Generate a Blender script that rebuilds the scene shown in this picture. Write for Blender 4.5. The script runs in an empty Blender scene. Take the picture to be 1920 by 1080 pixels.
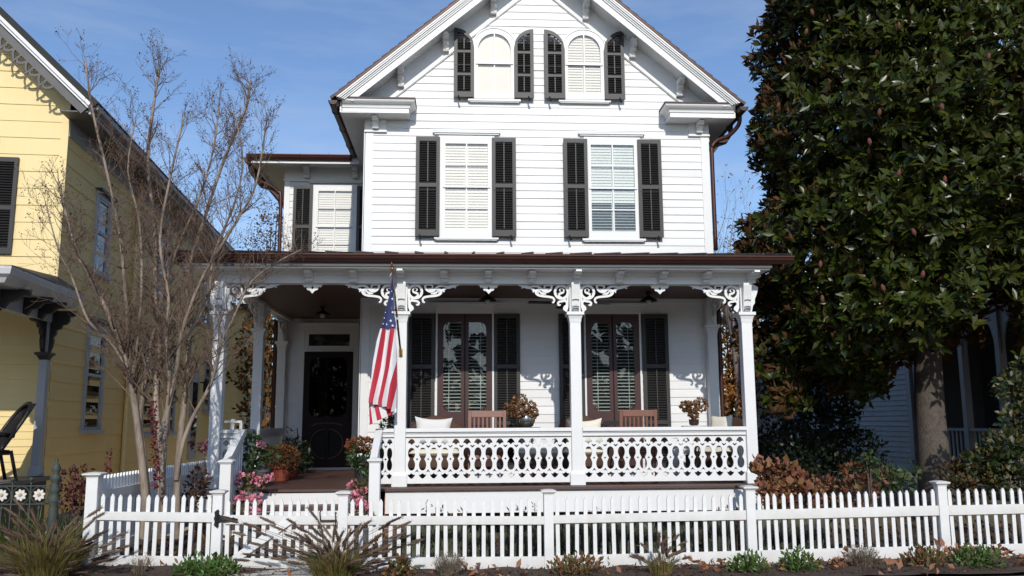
import bpy, bmesh, math, random
import numpy as np
from mathutils import Vector, Matrix
from math import sin, cos, pi, radians, sqrt, atan2
random.seed(11); RNG = np.random.default_rng(11)
SC = bpy.context.scene
COL = SC.collection

# ------------------------------------------------------------------ helpers
class MB:
    """collects boxes, prisms, tubes, mouldings; build() links ONE mesh object"""
    def __init__(s): s.v=[]; s.f=[]; s.m=[]; s.mi=0; s.sm=[]; s.smooth=False
    def add(s, vs, fs):
        n=len(s.v); s.v+=[tuple(p) for p in vs]
        for f in fs: s.f.append(tuple(i+n for i in f)); s.m.append(s.mi); s.sm.append(s.smooth)
        return s
    def box(s,x0,x1,y0,y1,z0,z1):
        if x0>x1:x0,x1=x1,x0
        if y0>y1:y0,y1=y1,y0
        if z0>z1:z0,z1=z1,z0
        return s.add([(x0,y0,z0),(x1,y0,z0),(x1,y1,z0),(x0,y1,z0),(x0,y0,z1),(x1,y0,z1),(x1,y1,z1),(x0,y1,z1)],
              [(0,3,2,1),(4,5,6,7),(0,1,5,4),(1,2,6,5),(2,3,7,6),(3,0,4,7)])
    def xbox(s,M,x0,x1,y0,y1,z0,z1):
        b=MB().box(x0,x1,y0,y1,z0,z1)
        return s.add([M@Vector(p) for p in b.v],b.f)
    def prism(s,poly,a,b,axis='y'):
        """2D polygon extruded from a to b along axis (poly in the two other axes, order x,z / y,z / x,y)"""
        n=len(poly)
        def mk(p,t): return {'y':(p[0],t,p[1]),'x':(t,p[0],p[1]),'z':(p[0],p[1],t)}[axis]
        vs=[mk(p,a) for p in poly]+[mk(p,b) for p in poly]
        fs=[tuple(range(n)),tuple(range(2*n-1,n-1,-1))]
        fs+=[(i,(i+1)%n+0,(i+1)%n+n,i+n) for i in range(n)]
        return s.add(vs,fs)
    def tube(s,pts,rad,sides=6,cap=True):
        pts=[Vector(p) for p in pts]
        if not hasattr(rad,'__len__'): rad=[rad]*len(pts)
        vs=[];fs=[];prev=None
        for i,p in enumerate(pts):
            d=(pts[min(i+1,len(pts)-1)]-pts[max(i-1,0)])
            if d.length<1e-9: d=Vector((0,0,1))
            d.normalize()
            if prev is None:
                ref=Vector((0,0,1)) if abs(d.z)<.9 else Vector((1,0,0))
                a=d.cross(ref).normalized()
            else:
                a=(prev-d*prev.dot(d))
                a=a.normalized() if a.length>1e-6 else d.orthogonal().normalized()
            prev=a; b=d.cross(a)
            for k in range(sides):
                t=2*pi*k/sides; vs.append(p+(a*cos(t)+b*sin(t))*rad[i])
        for i in range(len(pts)-1):
            for k in range(sides):
                k2=(k+1)%sides; fs.append((i*sides+k,i*sides+k2,(i+1)*sides+k2,(i+1)*sides+k))
        if cap: fs.append(tuple(range(sides-1,-1,-1))); fs.append(tuple(range((len(pts)-1)*sides,len(pts)*sides)))
        return s.add(vs,fs)
    def lathe(s,prof,c=(0,0,0),sides=16,sq=False):
        """profile [(r,z)] round the vertical axis at c (sq: square section)"""
        vs=[];fs=[];n=4 if sq else sides
        for r,z in prof:
            for k in range(n):
                t=2*pi*k/n+(pi/4 if sq else 0); rr=r*sqrt(2) if sq else r
                vs.append((c[0]+rr*cos(t),c[1]+rr*sin(t),c[2]+z))
        for i in range(len(prof)-1):
            for k in range(n):
                k2=(k+1)%n; fs.append((i*n+k,i*n+k2,(i+1)*n+k2,(i+1)*n+k))
        fs.append(tuple(range(n-1,-1,-1))); fs.append(tuple(range((len(prof)-1)*n,len(prof)*n)))
        return s.add(vs,fs)
    def ribbon(s,pts,w,y0,y1,smooth=True):
        """2D stroke in x,z given as centre line and width(s), extruded in y"""
        P=catmull(pts) if smooth and len(pts)>2 else [Vector((p[0],p[1])) for p in pts]
        n=len(P)
        W=[w]*n if not hasattr(w,'__len__') else [np.interp(i/(n-1),np.linspace(0,1,len(w)),w) for i in range(n)]
        L=[];R=[]
        for i in range(n):
            d=P[min(i+1,n-1)]-P[max(i-1,0)]
            if d.length<1e-9: d=Vector((1,0))
            d.normalize(); q=Vector((-d.y,d.x))*W[i]/2
            L.append(P[i]+q); R.append(P[i]-q)
        vs=[];fs=[]
        for i in range(n):
            for yy in (y0,y1):
                vs.append((L[i].x,yy,L[i].y)); vs.append((R[i].x,yy,R[i].y))
        for i in range(n-1):
            a=i*4;b=a+4
            fs+=[(a,a+1,b+1,b),(a+2,b+2,b+3,a+3),(a,b,b+2,a+2),(a+1,a+3,b+3,b+1)]
        e=(n-1)*4
        fs+=[(0,2,3,1),(e,e+1,e+3,e+2)]
        return s.add(vs,fs)
    def ball(s,c,r,seg=10,rings=6,sc=(1,1,1)):
        prof=[(max(r*sin(pi*i/rings),1e-4),-r*cos(pi*i/rings)) for i in range(rings+1)]
        b=MB().lathe(prof,(0,0,0),seg)
        return s.add([(c[0]+p[0]*sc[0],c[1]+p[1]*sc[1],c[2]+p[2]*sc[2]) for p in b.v],b.f)
    def sweep(s,path,prof,closed=False):
        """sweep profile [(out,z)] along a plan path [(x,y)], out = to the right of travel, mitred"""
        P=[Vector(p) for p in path]; n=len(P); N=[]
        for i in range(n):
            ds=[]
            if closed or i>0: ds.append((P[i]-P[i-1]).normalized())
            if closed or i<n-1: ds.append((P[(i+1)%n]-P[i]).normalized())
            ns=[Vector((d.y,-d.x)) for d in ds]
            if len(ns)==1: N.append(ns[0])
            else:
                m=(ns[0]+ns[1]).normalized(); N.append(m/max(m.dot(ns[0]),.3))
        k=len(prof); vs=[];fs=[]
        for i in range(n):
            for o,z in prof: vs.append((P[i].x+N[i].x*o,P[i].y+N[i].y*o,z))
        for i in range(n if closed else n-1):
            j=(i+1)%n
            for a in range(k):
                b=(a+1)%k; fs.append((i*k+a,j*k+a,j*k+b,i*k+b))
        if not closed: fs+= [tuple(range(k)),tuple(range(n*k-1,(n-1)*k-1,-1))]
        return s.add(vs,fs)
    def mat4(s,M): s.v=[tuple(M@Vector(p)) for p in s.v]; return s
    def build(s,name,mat,parent=None,smooth=None,bevel=0):
        V=np.array(s.v,dtype=np.float64)
        c=np.array([(V[:,0].min()+V[:,0].max())/2,(V[:,1].min()+V[:,1].max())/2,V[:,2].min()])
        me=bpy.data.meshes.new(name); me.from_pydata((V-c).tolist(),[],s.f)
        mats=mat if isinstance(mat,(list,tuple)) else [mat]
        for m in mats: me.materials.append(m)
        if len(mats)>1: me.polygons.foreach_set('material_index',s.m)
        sm=[bool(smooth)]*len(s.f) if smooth is not None else s.sm
        me.polygons.foreach_set('use_smooth',sm); me.update()
        bm=bmesh.new(); bm.from_mesh(me); bmesh.ops.recalc_face_normals(bm,faces=bm.faces); bm.to_mesh(me); bm.free()
        o=bpy.data.objects.new(name,me); COL.objects.link(o); place(o,tuple(c),parent)
        if bevel:
            b=o.modifiers.new('bevel','BEVEL'); b.width=bevel; b.segments=2; b.limit_method='ANGLE'; b.angle_limit=radians(40)
        return o
def place(o,c,parent=None):
    o.location=c
    if parent is not None:
        o.parent=parent; o.matrix_parent_inverse=wm(parent).inverted()
def wm(o):
    M=Matrix.LocRotScale(o.location,o.rotation_euler,o.scale)
    return M if o.parent is None else wm(o.parent)@o.matrix_parent_inverse@M
def catmull(pts,n=5):
    P=[Vector((p[0],p[1])) for p in pts]; out=[]
    for i in range(len(P)-1):
        p0=P[max(i-1,0)];p1=P[i];p2=P[i+1];p3=P[min(i+2,len(P)-1)]
        for k in range(n):
            t=k/n; out.append(.5*((2*p1)+(p2-p0)*t+(2*p0-5*p1+4*p2-p3)*t*t+(3*p1-p0-3*p2+p3)*t**3))
    out.append(P[-1]); return out
def smooth3(pts,n=4):
    P=[Vector(p) for p in pts]; out=[]
    for i in range(len(P)-1):
        p0=P[max(i-1,0)];p1=P[i];p2=P[i+1];p3=P[min(i+2,len(P)-1)]
        for k in range(n):
            t=k/n; out.append(.5*((2*p1)+(p2-p0)*t+(2*p0-5*p1+4*p2-p3)*t*t+(3*p1-p0-3*p2+p3)*t**3))
    out.append(P[-1]); return out
def tag(o,label=None,cat=None,group=None,kind=None):
    if label: o['label']=label
    if cat: o['category']=cat
    if group: o['group']=group
    if kind: o['kind']=kind
    return o
def thing(name,label,cat,loc,rz=0,group=None):
    o=bpy.data.objects.new(name,None); COL.objects.link(o); o.location=loc; o.rotation_euler=(0,0,rz); o.empty_display_size=.2
    return tag(o,label,cat,group)
def curve_mesh(name,splines,y0,y1,mat,parent=None):
    """filled 2D outlines with holes (x,z), extruded in y, as a mesh object"""
    cu=bpy.data.curves.new(name,'CURVE'); cu.dimensions='2D'; cu.fill_mode='BOTH'; cu.extrude=abs(y1-y0)/2
    for sp in splines:
        s=cu.splines.new('POLY'); s.points.add(len(sp)-1); s.use_cyclic_u=True
        for i,p in enumerate(sp): s.points[i].co=(p[0],p[1],0,1)
    tmp=bpy.data.objects.new('tmp',cu); COL.objects.link(tmp)
    dg=bpy.context.evaluated_depsgraph_get(); me=bpy.data.meshes.new_from_object(tmp.evaluated_get(dg))
    bpy.data.objects.remove(tmp); bpy.data.curves.remove(cu)
    n=len(me.vertices); co=np.empty(n*3); me.vertices.foreach_get('co',co); co=co.reshape(-1,3)
    V=np.stack([co[:,0],(y0+y1)/2-co[:,2],co[:,1]],1)
    c=np.array([(V[:,0].min()+V[:,0].max())/2,(V[:,1].min()+V[:,1].max())/2,V[:,2].min()])
    me.vertices.foreach_set('co',(V-c).ravel()); me.name=name
    me.materials.clear(); me.materials.append(mat); me.update()
    bm=bmesh.new(); bm.from_mesh(me); bmesh.ops.recalc_face_normals(bm,faces=bm.faces); bm.to_mesh(me); bm.free()
    o=bpy.data.objects.new(name,me); COL.objects.link(o); place(o,tuple(c),parent); return o
def np_mesh(name,V,F,mats,mi=None,parent=None,loc=(0,0,0),smooth=False):
    """V (n,3), F (m,k) numpy arrays"""
    me=bpy.data.meshes.new(name); V=np.asarray(V,dtype=np.float32); F=np.asarray(F,dtype=np.int32); k=F.shape[1]
    me.vertices.add(len(V)); me.vertices.foreach_set('co',V.ravel())
    me.loops.add(F.size); me.loops.foreach_set('vertex_index',F.ravel())
    me.polygons.add(len(F)); me.polygons.foreach_set('loop_start',np.arange(0,F.size,k,dtype=np.int32)); me.polygons.foreach_set('loop_total',np.full(len(F),k,dtype=np.int32))
    for m in (mats if isinstance(mats,(list,tuple)) else [mats]): me.materials.append(m)
    if mi is not None: me.polygons.foreach_set('material_index',np.asarray(mi,dtype=np.int32))
    if smooth: me.polygons.foreach_set('use_smooth',np.ones(len(F),dtype=bool))
    me.update(calc_edges=True)
    o=bpy.data.objects.new(name,me); COL.objects.link(o); place(o,loc,parent); return o
def copy_part(o,parent,dloc=(0,0,0)):
    c=o.copy(); COL.objects.link(c); c.location=Vector(o.location)+Vector(dloc)
    c.parent=parent; c.matrix_parent_inverse=wm(parent).inverted() if parent else Matrix()
    return c
def dup(root,loc,rz=None,label=None,scale=None):
    r=root.copy(); COL.objects.link(r); r.location=loc
    if rz is not None: r.rotation_euler=(0,0,rz)
    if scale: r.scale=(scale,)*3 if not hasattr(scale,'__len__') else scale
    if label: r['label']=label
    for ch in list(root.children):
        c=ch.copy(); COL.objects.link(c); c.parent=r; c.matrix_parent_inverse=ch.matrix_parent_inverse.copy()
        for g in list(ch.children):
            d=g.copy(); COL.objects.link(d); d.parent=c; d.matrix_parent_inverse=g.matrix_parent_inverse.copy()
    return r
def dup_part(p,parent,delta):
    """copy of a part with its sub-parts, shifted by delta in world axes"""
    c=p.copy(); COL.objects.link(c); c.parent=parent; c.matrix_parent_inverse=p.matrix_parent_inverse.copy(); c.location=Vector(p.location)+Vector(delta)
    for g in list(p.children):
        d=g.copy(); COL.objects.link(d); d.parent=c; d.matrix_parent_inverse=g.matrix_parent_inverse.copy()
    return c

# ------------------------------------------------------------------ materials
def mat(name,col,rough=.6,col2=None,scale=6,amt=.5,bump=0,bscale=None,metal=0,spec=.5,stretch=(1,1,1),island=0,detail=6,trans=0,coat=0):
    m=bpy.data.materials.new(name); m.use_nodes=True; nt=m.node_tree; N=nt.nodes; L=nt.links
    b=N['Principled BSDF']; b.inputs['Roughness'].default_value=rough; b.inputs['Metallic'].default_value=metal
    b.inputs['Specular IOR Level'].default_value=spec
    if coat: b.inputs['Coat Weight'].default_value=coat; b.inputs['Coat Roughness'].default_value=.15
    c1=(*col,1); c2=(*(col2 or tuple(x*.7 for x in col)),1)
    tc=N.new('ShaderNodeTexCoord'); mp=N.new('ShaderNodeMapping'); mp.inputs['Scale'].default_value=stretch; L.new(tc.outputs['Object'],mp.inputs['Vector'])
    nz=N.new('ShaderNodeTexNoise'); nz.inputs['Scale'].default_value=scale; nz.inputs['Detail'].default_value=detail; nz.inputs['Roughness'].default_value=.65; L.new(mp.outputs['Vector'],nz.inputs['Vector'])
    rp=N.new('ShaderNodeValToRGB'); rp.color_ramp.elements[0].position=.5-amt/2; rp.color_ramp.elements[1].position=.5+amt/2
    rp.color_ramp.elements[0].color=c2; rp.color_ramp.elements[1].color=c1; L.new(nz.outputs['Fac'],rp.inputs['Fac'])
    out=rp.outputs['Color']
    if island:
        g=N.new('ShaderNodeNewGeometry'); hs=N.new('ShaderNodeHueSaturation'); mr=N.new('ShaderNodeMapRange')
        mr.inputs['To Min'].default_value=1-island; mr.inputs['To Max'].default_value=1+island; L.new(g.outputs['Random Per Island'],mr.inputs['Value'])
        L.new(mr.outputs['Result'],hs.inputs['Value']); L.new(out,hs.inputs['Color']); out=hs.outputs['Color']
    L.new(out,b.inputs['Base Color'])
    if bump:
        bp=N.new('ShaderNodeBump'); bp.inputs['Strength'].default_value=bump; bp.inputs['Distance'].default_value=.01
        nb=N.new('ShaderNodeTexNoise'); nb.inputs['Scale'].default_value=bscale or scale*4; nb.inputs['Detail'].default_value=5; L.new(mp.outputs['Vector'],nb.inputs['Vector'])
        L.new(nb.outputs['Fac'],bp.inputs['Height']); L.new(bp.outputs['Normal'],b.inputs['Normal'])
    if trans:
        t=N.new('ShaderNodeBsdfTranslucent'); L.new(out,t.inputs['Color']); mx=N.new('ShaderNodeMixShader'); mx.inputs['Fac'].default_value=trans
        L.new(b.outputs['BSDF'],mx.inputs[1]); L.new(t.outputs['BSDF'],mx.inputs[2]); L.new(mx.outputs['Shader'],N['Material Output'].inputs['Surface'])
    return m
def leafmat(name,cols,rough=.5,spec=.5,back=None,trans=.15):
    """leaf colours picked at random per leaf; optional other colour on the underside"""
    m=bpy.data.materials.new(name); m.use_nodes=True; nt=m.node_tree; N=nt.nodes; L=nt.links; b=N['Principled BSDF']
    b.inputs['Roughness'].default_value=rough; b.inputs['Specular IOR Level'].default_value=spec
    g=N.new('ShaderNodeNewGeometry'); rp=N.new('ShaderNodeValToRGB'); cr=rp.color_ramp
    for i in range(len(cols)-2): cr.elements.new((i+1)/(len(cols)-1))
    for e,c in zip(cr.elements,cols): e.color=(*c,1)
    L.new(g.outputs['Random Per Island'],rp.inputs['Fac']); out=rp.outputs['Color']
    if back:
        mx=N.new('ShaderNodeMix'); mx.data_type='RGBA'; mx.inputs[7].default_value=(*back,1); L.new(g.outputs['Backfacing'],mx.inputs[0]); L.new(out,mx.inputs[6]); out=mx.outputs[2]
        mr=N.new('ShaderNodeMapRange'); mr.inputs['To Min'].default_value=rough; mr.inputs['To Max'].default_value=.8; L.new(g.outputs['Backfacing'],mr.inputs['Value']); L.new(mr.outputs['Result'],b.inputs['Roughness'])
    L.new(out,b.inputs['Base Color'])
    if trans:
        t=N.new('ShaderNodeBsdfTranslucent'); L.new(out,t.inputs['Color']); ms=N.new('ShaderNodeMixShader'); ms.inputs['Fac'].default_value=trans
        L.new(b.outputs['BSDF'],ms.inputs[1]); L.new(t.outputs['BSDF'],ms.inputs[2]); L.new(ms.outputs['Shader'],N['Material Output'].inputs['Surface'])
    return m
def glassmat(name,tint=(1,1,1),refl=1.0):
    m=bpy.data.materials.new(name); m.use_nodes=True; nt=m.node_tree; N=nt.nodes; L=nt.links; N.remove(N['Principled BSDF'])
    t=N.new('ShaderNodeBsdfTransparent'); t.inputs['Color'].default_value=(*tint,1); g=N.new('ShaderNodeBsdfGlossy'); g.inputs['Roughness'].default_value=.015
    fr=N.new('ShaderNodeFresnel'); fr.inputs['IOR'].default_value=1.5; mu=N.new('ShaderNodeMath'); mu.operation='MULTIPLY'; mu.inputs[1].default_value=refl; mu.use_clamp=True
    tc=N.new('ShaderNodeTexCoord'); nz=N.new('ShaderNodeTexNoise'); nz.inputs['Scale'].default_value=2.2; nz.inputs['Detail'].default_value=1; bp=N.new('ShaderNodeBump'); bp.inputs['Strength'].default_value=.045; bp.inputs['Distance'].default_value=.02
    L.new(tc.outputs['Object'],nz.inputs['Vector']); L.new(nz.outputs['Fac'],bp.inputs['Height']); L.new(bp.outputs['Normal'],g.inputs['Normal'])
    mx=N.new('ShaderNodeMixShader'); L.new(fr.outputs['Fac'],mu.inputs[0]); L.new(mu.outputs['Value'],mx.inputs['Fac']); L.new(t.outputs['BSDF'],mx.inputs[1]); L.new(g.outputs['BSDF'],mx.inputs[2])
    L.new(mx.outputs['Shader'],N['Material Output'].inputs['Surface']); return m
def dirty_white():
    m=mat('weathered_white_fence_paint',(.80,.80,.79),.5,(.66,.655,.635),5,.7,.1,40,island=.03); nt=m.node_tree;N=nt.nodes;L=nt.links;b=N['Principled BSDF']
    src=b.inputs['Base Color'].links[0].from_socket; tc=N.new('ShaderNodeTexCoord'); sx=N.new('ShaderNodeSeparateXYZ'); L.new(tc.outputs['Object'],sx.inputs[0])
    nz=N.new('ShaderNodeTexNoise'); nz.inputs['Scale'].default_value=9; nz.inputs['Detail'].default_value=8; mp=N.new('ShaderNodeMapping'); mp.inputs['Scale'].default_value=(1,1,.3); oi=N.new('ShaderNodeObjectInfo'); ad=N.new('ShaderNodeVectorMath'); ad.operation='ADD'
    L.new(tc.outputs['Object'],ad.inputs[0]); L.new(oi.outputs['Location'],ad.inputs[1]); L.new(ad.outputs[0],mp.inputs['Vector']); L.new(mp.outputs['Vector'],nz.inputs['Vector'])
    mr=N.new('ShaderNodeMapRange'); mr.inputs['From Min'].default_value=.0; mr.inputs['From Max'].default_value=.16; mr.inputs['To Min'].default_value=.55; mr.inputs['To Max'].default_value=.06; L.new(sx.outputs['Z'],mr.inputs['Value'])
    mu=N.new('ShaderNodeMath'); mu.operation='MULTIPLY'; L.new(mr.outputs['Result'],mu.inputs[0]); L.new(nz.outputs['Fac'],mu.inputs[1])
    mx=N.new('ShaderNodeMix'); mx.data_type='RGBA'; mx.inputs[7].default_value=(.36,.32,.24,1); L.new(mu.outputs[0],mx.inputs[0]); L.new(src,mx.inputs[6]); L.new(mx.outputs[2],b.inputs['Base Color']); return m
WF=dirty_white()
W=mat('white_paint',(.80,.80,.79),.45,(.70,.70,.685),2.5,.7,.06,40)
WC=mat('white_clapboard',(.80,.80,.795),.55,(.69,.685,.67),2.2,.9,.15,26,stretch=(.35,1,2.5),island=.035)
BLK=mat('charcoal_paint',(.031,.029,.028),.5,(.021,.020,.020),5,.6,.06,50)
DARK=mat('dark_interior',(.012,.012,.012),.8,(.006,.006,.006),2,.6)
MAR=mat('maroon_paint',(.058,.017,.015),.45,(.040,.012,.011),4,.6,.05,40)
MARD=mat('dark_maroon_paint',(.016,.006,.006),.6,(.010,.004,.004),4,.6,.05,40,spec=.25)
COP=mat('weathered_copper',(.10,.043,.034),.45,(.060,.027,.022),5,.7,.08,30,metal=.55)
COPD=mat('dark_copper',(.055,.030,.026),.5,(.032,.020,.018),5,.7,.08,30,metal=.4)
SHG=mat('roof_shingles',(.13,.105,.095),.85,(.075,.06,.055),9,.8,.4,30)
BLI=mat('cream_blind',(.90,.88,.81),.55,(.86,.84,.76),3,.6)
BLIW=mat('pale_blind',(.74,.80,.76),.5,(.66,.73,.69),3,.6)
SHADE=mat('cream_roller_shade',(.98,.95,.86),.7,(.96,.92,.82),1.5,.6)
GL=glassmat('window_glass',(1,1,1),1.3)
GLR=glassmat('old_wavy_glass',(.85,.87,.87),1.25)
DECK=mat('porch_deck_boards',(.115,.06,.047),.55,(.062,.034,.028),3,.8,.15,20,stretch=(9,.5,1))
CEIL=mat('stained_ceiling_boards',(.10,.045,.028),.5,(.06,.028,.018),3,.7,.1,20,stretch=(1,8,1))
BRICK=mat('old_brick',(.26,.10,.065),.85,(.16,.065,.045),12,.7,.3,40)
IRON=mat('black_iron',(.015,.015,.016),.45,(.009,.009,.009),8,.6,.1,60,metal=.3)
YS=mat('yellow_shingle_paint',(.87,.70,.36),.65,(.79,.63,.31),3,.8,.35,30,stretch=(14,14,.4))
YSS=mat('yellow_side_bounce_tint',(.90,.66,.26),.65,(.80,.57,.21),3,.8,.35,30,stretch=(14,14,.4))  # yellow lightened and warmed: bounce light on the shaded side, put into the colour
YC=mat('yellow_clapboard_paint',(.84,.66,.31),.65,(.75,.58,.265),3,.7,.12,30,stretch=(.5,.5,2))
GREYT=mat('grey_trim_paint',(.42,.42,.43),.5,(.35,.35,.36),4,.6,.05,40)
YT=mat('blackish_brown_trim',(.022,.017,.016),.5,(.012,.010,.010),6,.6,.1,40)
SOIL=mat('garden_soil',(.075,.048,.034),.95,(.030,.020,.015),7,.8,.9,22,detail=12)
PAVE=mat('concrete_pavement',(.50,.47,.42),.85,(.40,.37,.33),4,.7,.2,60)
ASPH=mat('bounce_pale_asphalt',(.34,.31,.27),.9,(.27,.245,.215),9,.7,.4,120)  # set paler and warmer than asphalt to bounce light up into the porch
LAWN=mat('autumn_lawn',(.15,.135,.065),.95,(.12,.09,.05),3,.7,.8,40,detail=12)
# ------------------------------------------------------------------ boarded walls
def clip(poly,z0,z1):
    def half(P,f):
        out=[]
        for i in range(len(P)):
            a=P[i];b=P[(i+1)%len(P)];fa=f(a);fb=f(b)
            if fa>=0: out.append(a)
            if (fa>0 and fb<0) or (fa<0 and fb>0):
                t=fa/(fa-fb); out.append((a[0]+(b[0]-a[0])*t,a[1]+(b[1]-a[1])*t))
        return out
    return half(half(poly,lambda p:p[1]-z0),lambda p:z1-p[1])
def boards(mb,poly,org,a,n,e,phase,lip=.0125,jit=.25):
    """lapped boards over a convex outline poly [(s,z)]; org = wall origin, a = unit along, n = unit outward normal"""
    org=Vector(org);a=Vector(a);n=Vector(n); zmin=min(p[1] for p in poly); zmax=max(p[1] for p in poly)
    k=math.floor((zmin-phase)/e)
    def P(s,z,o): q=org+a*s+n*o; return (q.x,q.y,z)
    mb.add([P(x,z,.0008) for x,z in poly],[tuple(range(len(poly)))])
    while phase+k*e<zmax:
        z0=phase+k*e; z1=z0+e; k+=1
        q=clip(poly,max(z0,zmin),min(z1,zmax))
        if len(q)<3: continue
        s0,s1=min(p[0] for p in q),max(p[0] for p in q); cuts=[s0]; t=s0+random.uniform(.6,3.6)
        while t<s1-.5: cuts.append(t); t+=random.uniform(2.4,4.2)
        cuts.append(s1); zb=max(z0,zmin)
        for i in range(len(cuts)-1):
            ca,cb=cuts[i]+(.0012 if i else -1),cuts[i+1]-(.0012 if i<len(cuts)-2 else -1)
            qq=[(x,z) for z,x in clip([(z,x) for x,z in q],ca,cb)]
            if len(qq)<3: continue
            l=lip*(1+random.uniform(-jit,jit)); w_=random.uniform(-.0012,.0012)
            vs=[P(x,z,l*(1-(z-z0)/e)+.002) if z>zb+1e-6 else P(x,z+w_*(abs(z-z0)<1e-6),l+.002) for x,z in qq]
            mb.add(vs,[tuple(range(len(vs)))])
            bs=[x for x,z in qq if abs(z-zb)<1e-6]
            if len(bs)>=2: mb.add([P(min(bs),zb,l+.002),P(max(bs),zb,l+.002),P(max(bs),zb,-.02),P(min(bs),zb,-.02)],[(0,1,2,3)])
    return mb
# ------------------------------------------------------------------ the white house
YM,YW,XL,XR,XWL=14.85,17.92,-1.705,4.43,-3.715
XC=(XL+XR)/2; EX=.14; PH=4.681
SL=.855; EAVX,EAVZ=-2.19,7.15; RIDGE=EAVZ+(XC-EAVX)*SL
H=thing('white_house','white clapboard gabled house with charcoal shutters and a lacework front porch','house',(XC,YM,0))
def hz(x): return RIDGE-abs(x-XC)*SL          # roof surface height at x
b=MB(); boards(b,[(0,.3),(XR-XL,.3),(XR-XL,hz(XR)-.15),(XC-XL,RIDGE-.15),(0,hz(XL)-.15)],(XL,YM,0),(1,0,0),(0,-1,0),EX,PH); b.build('front_wall',WC,H)
b=MB(); boards(b,[(0,.3),(YW-YM,.3),(YW-YM,7.0),(0,7.0)],(XL,YW,0),(0,-1,0),(-1,0,0),EX,PH)
boards(b,[(0,.3),(8,.3),(8,7.0),(0,7.0)],(XL,YW+8,0),(0,-1,0),(-1,0,0),EX,PH); b.build('side_wall',WC,H)
b=MB(); boards(b,[(0,.3),(9,.3),(9,7.0),(0,7.0)],(XR,YM,0),(0,1,0),(1,0,0),EX,PH); b.build('side_wall',WC,H)
b=MB(); boards(b,[(0,.3),(XL-XWL,.3),(XL-XWL,7.0),(0,7.0)],(XWL,YW,0),(1,0,0),(0,-1,0),EX,PH); b.build('wing_wall',WC,H)
b=MB(); boards(b,[(0,.3),(5,.3),(5,7.0),(0,7.0)],(XWL,YW+5,0),(0,-1,0),(-1,0,0),EX,PH); b.build('wing_wall',WC,H)
# corner boards
b=MB(); b.box(XL-.012,XL+.135,YM-.028,YM+.02,.69,6.72); b.build('corner_board',W,H)
b=MB(); b.box(XL-.028,XL-.003,YM-.028,YM+.13,.69,6.72); b.build('corner_board',W,H)
b=MB(); b.box(XR-.135,XR+.012,YM-.028,YM+.02,.69,6.70); b.build('corner_board',W,H)
b=MB(); b.box(XWL-.012,XWL+.10,YW-.028,YW+.02,.69,6.67); b.build('corner_board',W,H)
# main roof
b=MB()
for sgn in (-1,1):
    n=int(3.9/.16); ux,uz=sgn*-1/sqrt(1+SL*SL),SL/sqrt(1+SL*SL)
    ex=XC+sgn*(XC-EAVX)
    Lr=(XC-EAVX)*sqrt(1+SL*SL)
    k=0; t=-.06
    while t<Lr:
        t1=min(t+.19,Lr+.01)
        def q(t,m): return (ex+ux*t+(-uz*0+sgn*uz)*m*1.0, EAVZ+uz*t+abs(ux)*m)
        A=q(t,.055);B=q(t1,.035);C=q(t1,.005);D=q(t,.005)
        b.prism([A,B,C,D],YM-.53,24,'y'); t+=.19
b.build('roof',SHG,H)
# rake boards: (name, m0 bottom, m1 top, y0, y1, mat)
def slope_prism(mb,sgn,m0,m1,y0,y1,t0=0.0,t1=None):
    ux,uz=-sgn/sqrt(1+SL*SL),SL/sqrt(1+SL*SL); ex=XC+sgn*(XC-EAVX)
    nx,nz=sgn*uz,abs(ux)
    # cut plumb at the ridge (x=XC)
    P=[]
    for m,end in ((m0,0),(m0,1),(m1,1),(m1,0)):
        px,pz=ex+nx*m,EAVZ+nz*m
        if end: t=(XC-px)/ux
        else: t=t0 - (m*SL if t0==0 else 0)
        P.append((px+ux*t,pz+uz*t))
    mb.prism(P,y0,y1,'y')
for sgn in (-1,1):
    b=MB(); slope_prism(b,sgn,-.018,.002,YM-.56,YM-.40); b.build('drip_edge',COP,H)
    b=MB()
    for m0,m1,y in ((-.05,-.022,YM-.545),(-.075,-.05,YM-.53),(-.10,-.075,YM-.505),(-.125,-.10,YM-.485)): slope_prism(b,sgn,m0,m1,y,YM-.40)
    b.build('crown_moulding',W,H)
    b=MB(); slope_prism(b,sgn,-.235,-.125,YM-.46,YM-.42); b.build('rake_board',W,H)
    b=MB(); slope_prism(b,sgn,-.195,-.16,YM-.42,YM+.02); b.build('soffit',W,H)
    b=MB(); slope_prism(b,sgn,-.51,-.195,YM-.036,YM+.01,t0=.45); slope_prism(b,sgn,-.50,-.47,YM-.048,YM-.036,t0=.45); b.build('frieze_board',W,H)
# brackets with a scrolled side profile
def bracket_profile(h,d):
    return [(0,0),(-d*.30,0),(-d*.34,-0+h*.10),(-d*.22,h*.16),(-d*.24,h*.30),(-d*.46,h*.36),(-d*.56,h*.46),(-d*.50,h*.56),(-d*.62,h*.62),(-d*.86,h*.68),(-d*.98,h*.80),(-d*.96,h*.94),(-d*.92,h),(0,h)]
def bracket(x,ywall,z0,h,d,w,parent,name='bracket',face=1):
    b=MB(); pr=[(ywall+p[0],z0+p[1]) for p in bracket_profile(h,d)]; b.prism(pr,x-w/2,x+w/2,'x')
    pr=[(ywall+p[0]*.8-.006,z0+.004+p[1]*.97) for p in bracket_profile(h,d*1.0)]
    b.prism(pr,x-w/2-.014,x-w/2-.001,'x'); b.prism(pr,x+w/2+.001,x+w/2+.014,'x')
    return b.build(name,W,parent)
ux=1/sqrt(1+SL*SL)
for x,z in ((-1.095, 7.28),(-0.303, 8.251),(0.557, 8.989),(2.242, 8.975),(3.084, 8.268),(3.928, 7.545)):
    zt=hz(x)-.20/ux*1.02
    bracket(x,YM-.037,zt-.30,.285,.30,.085,H)
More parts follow.
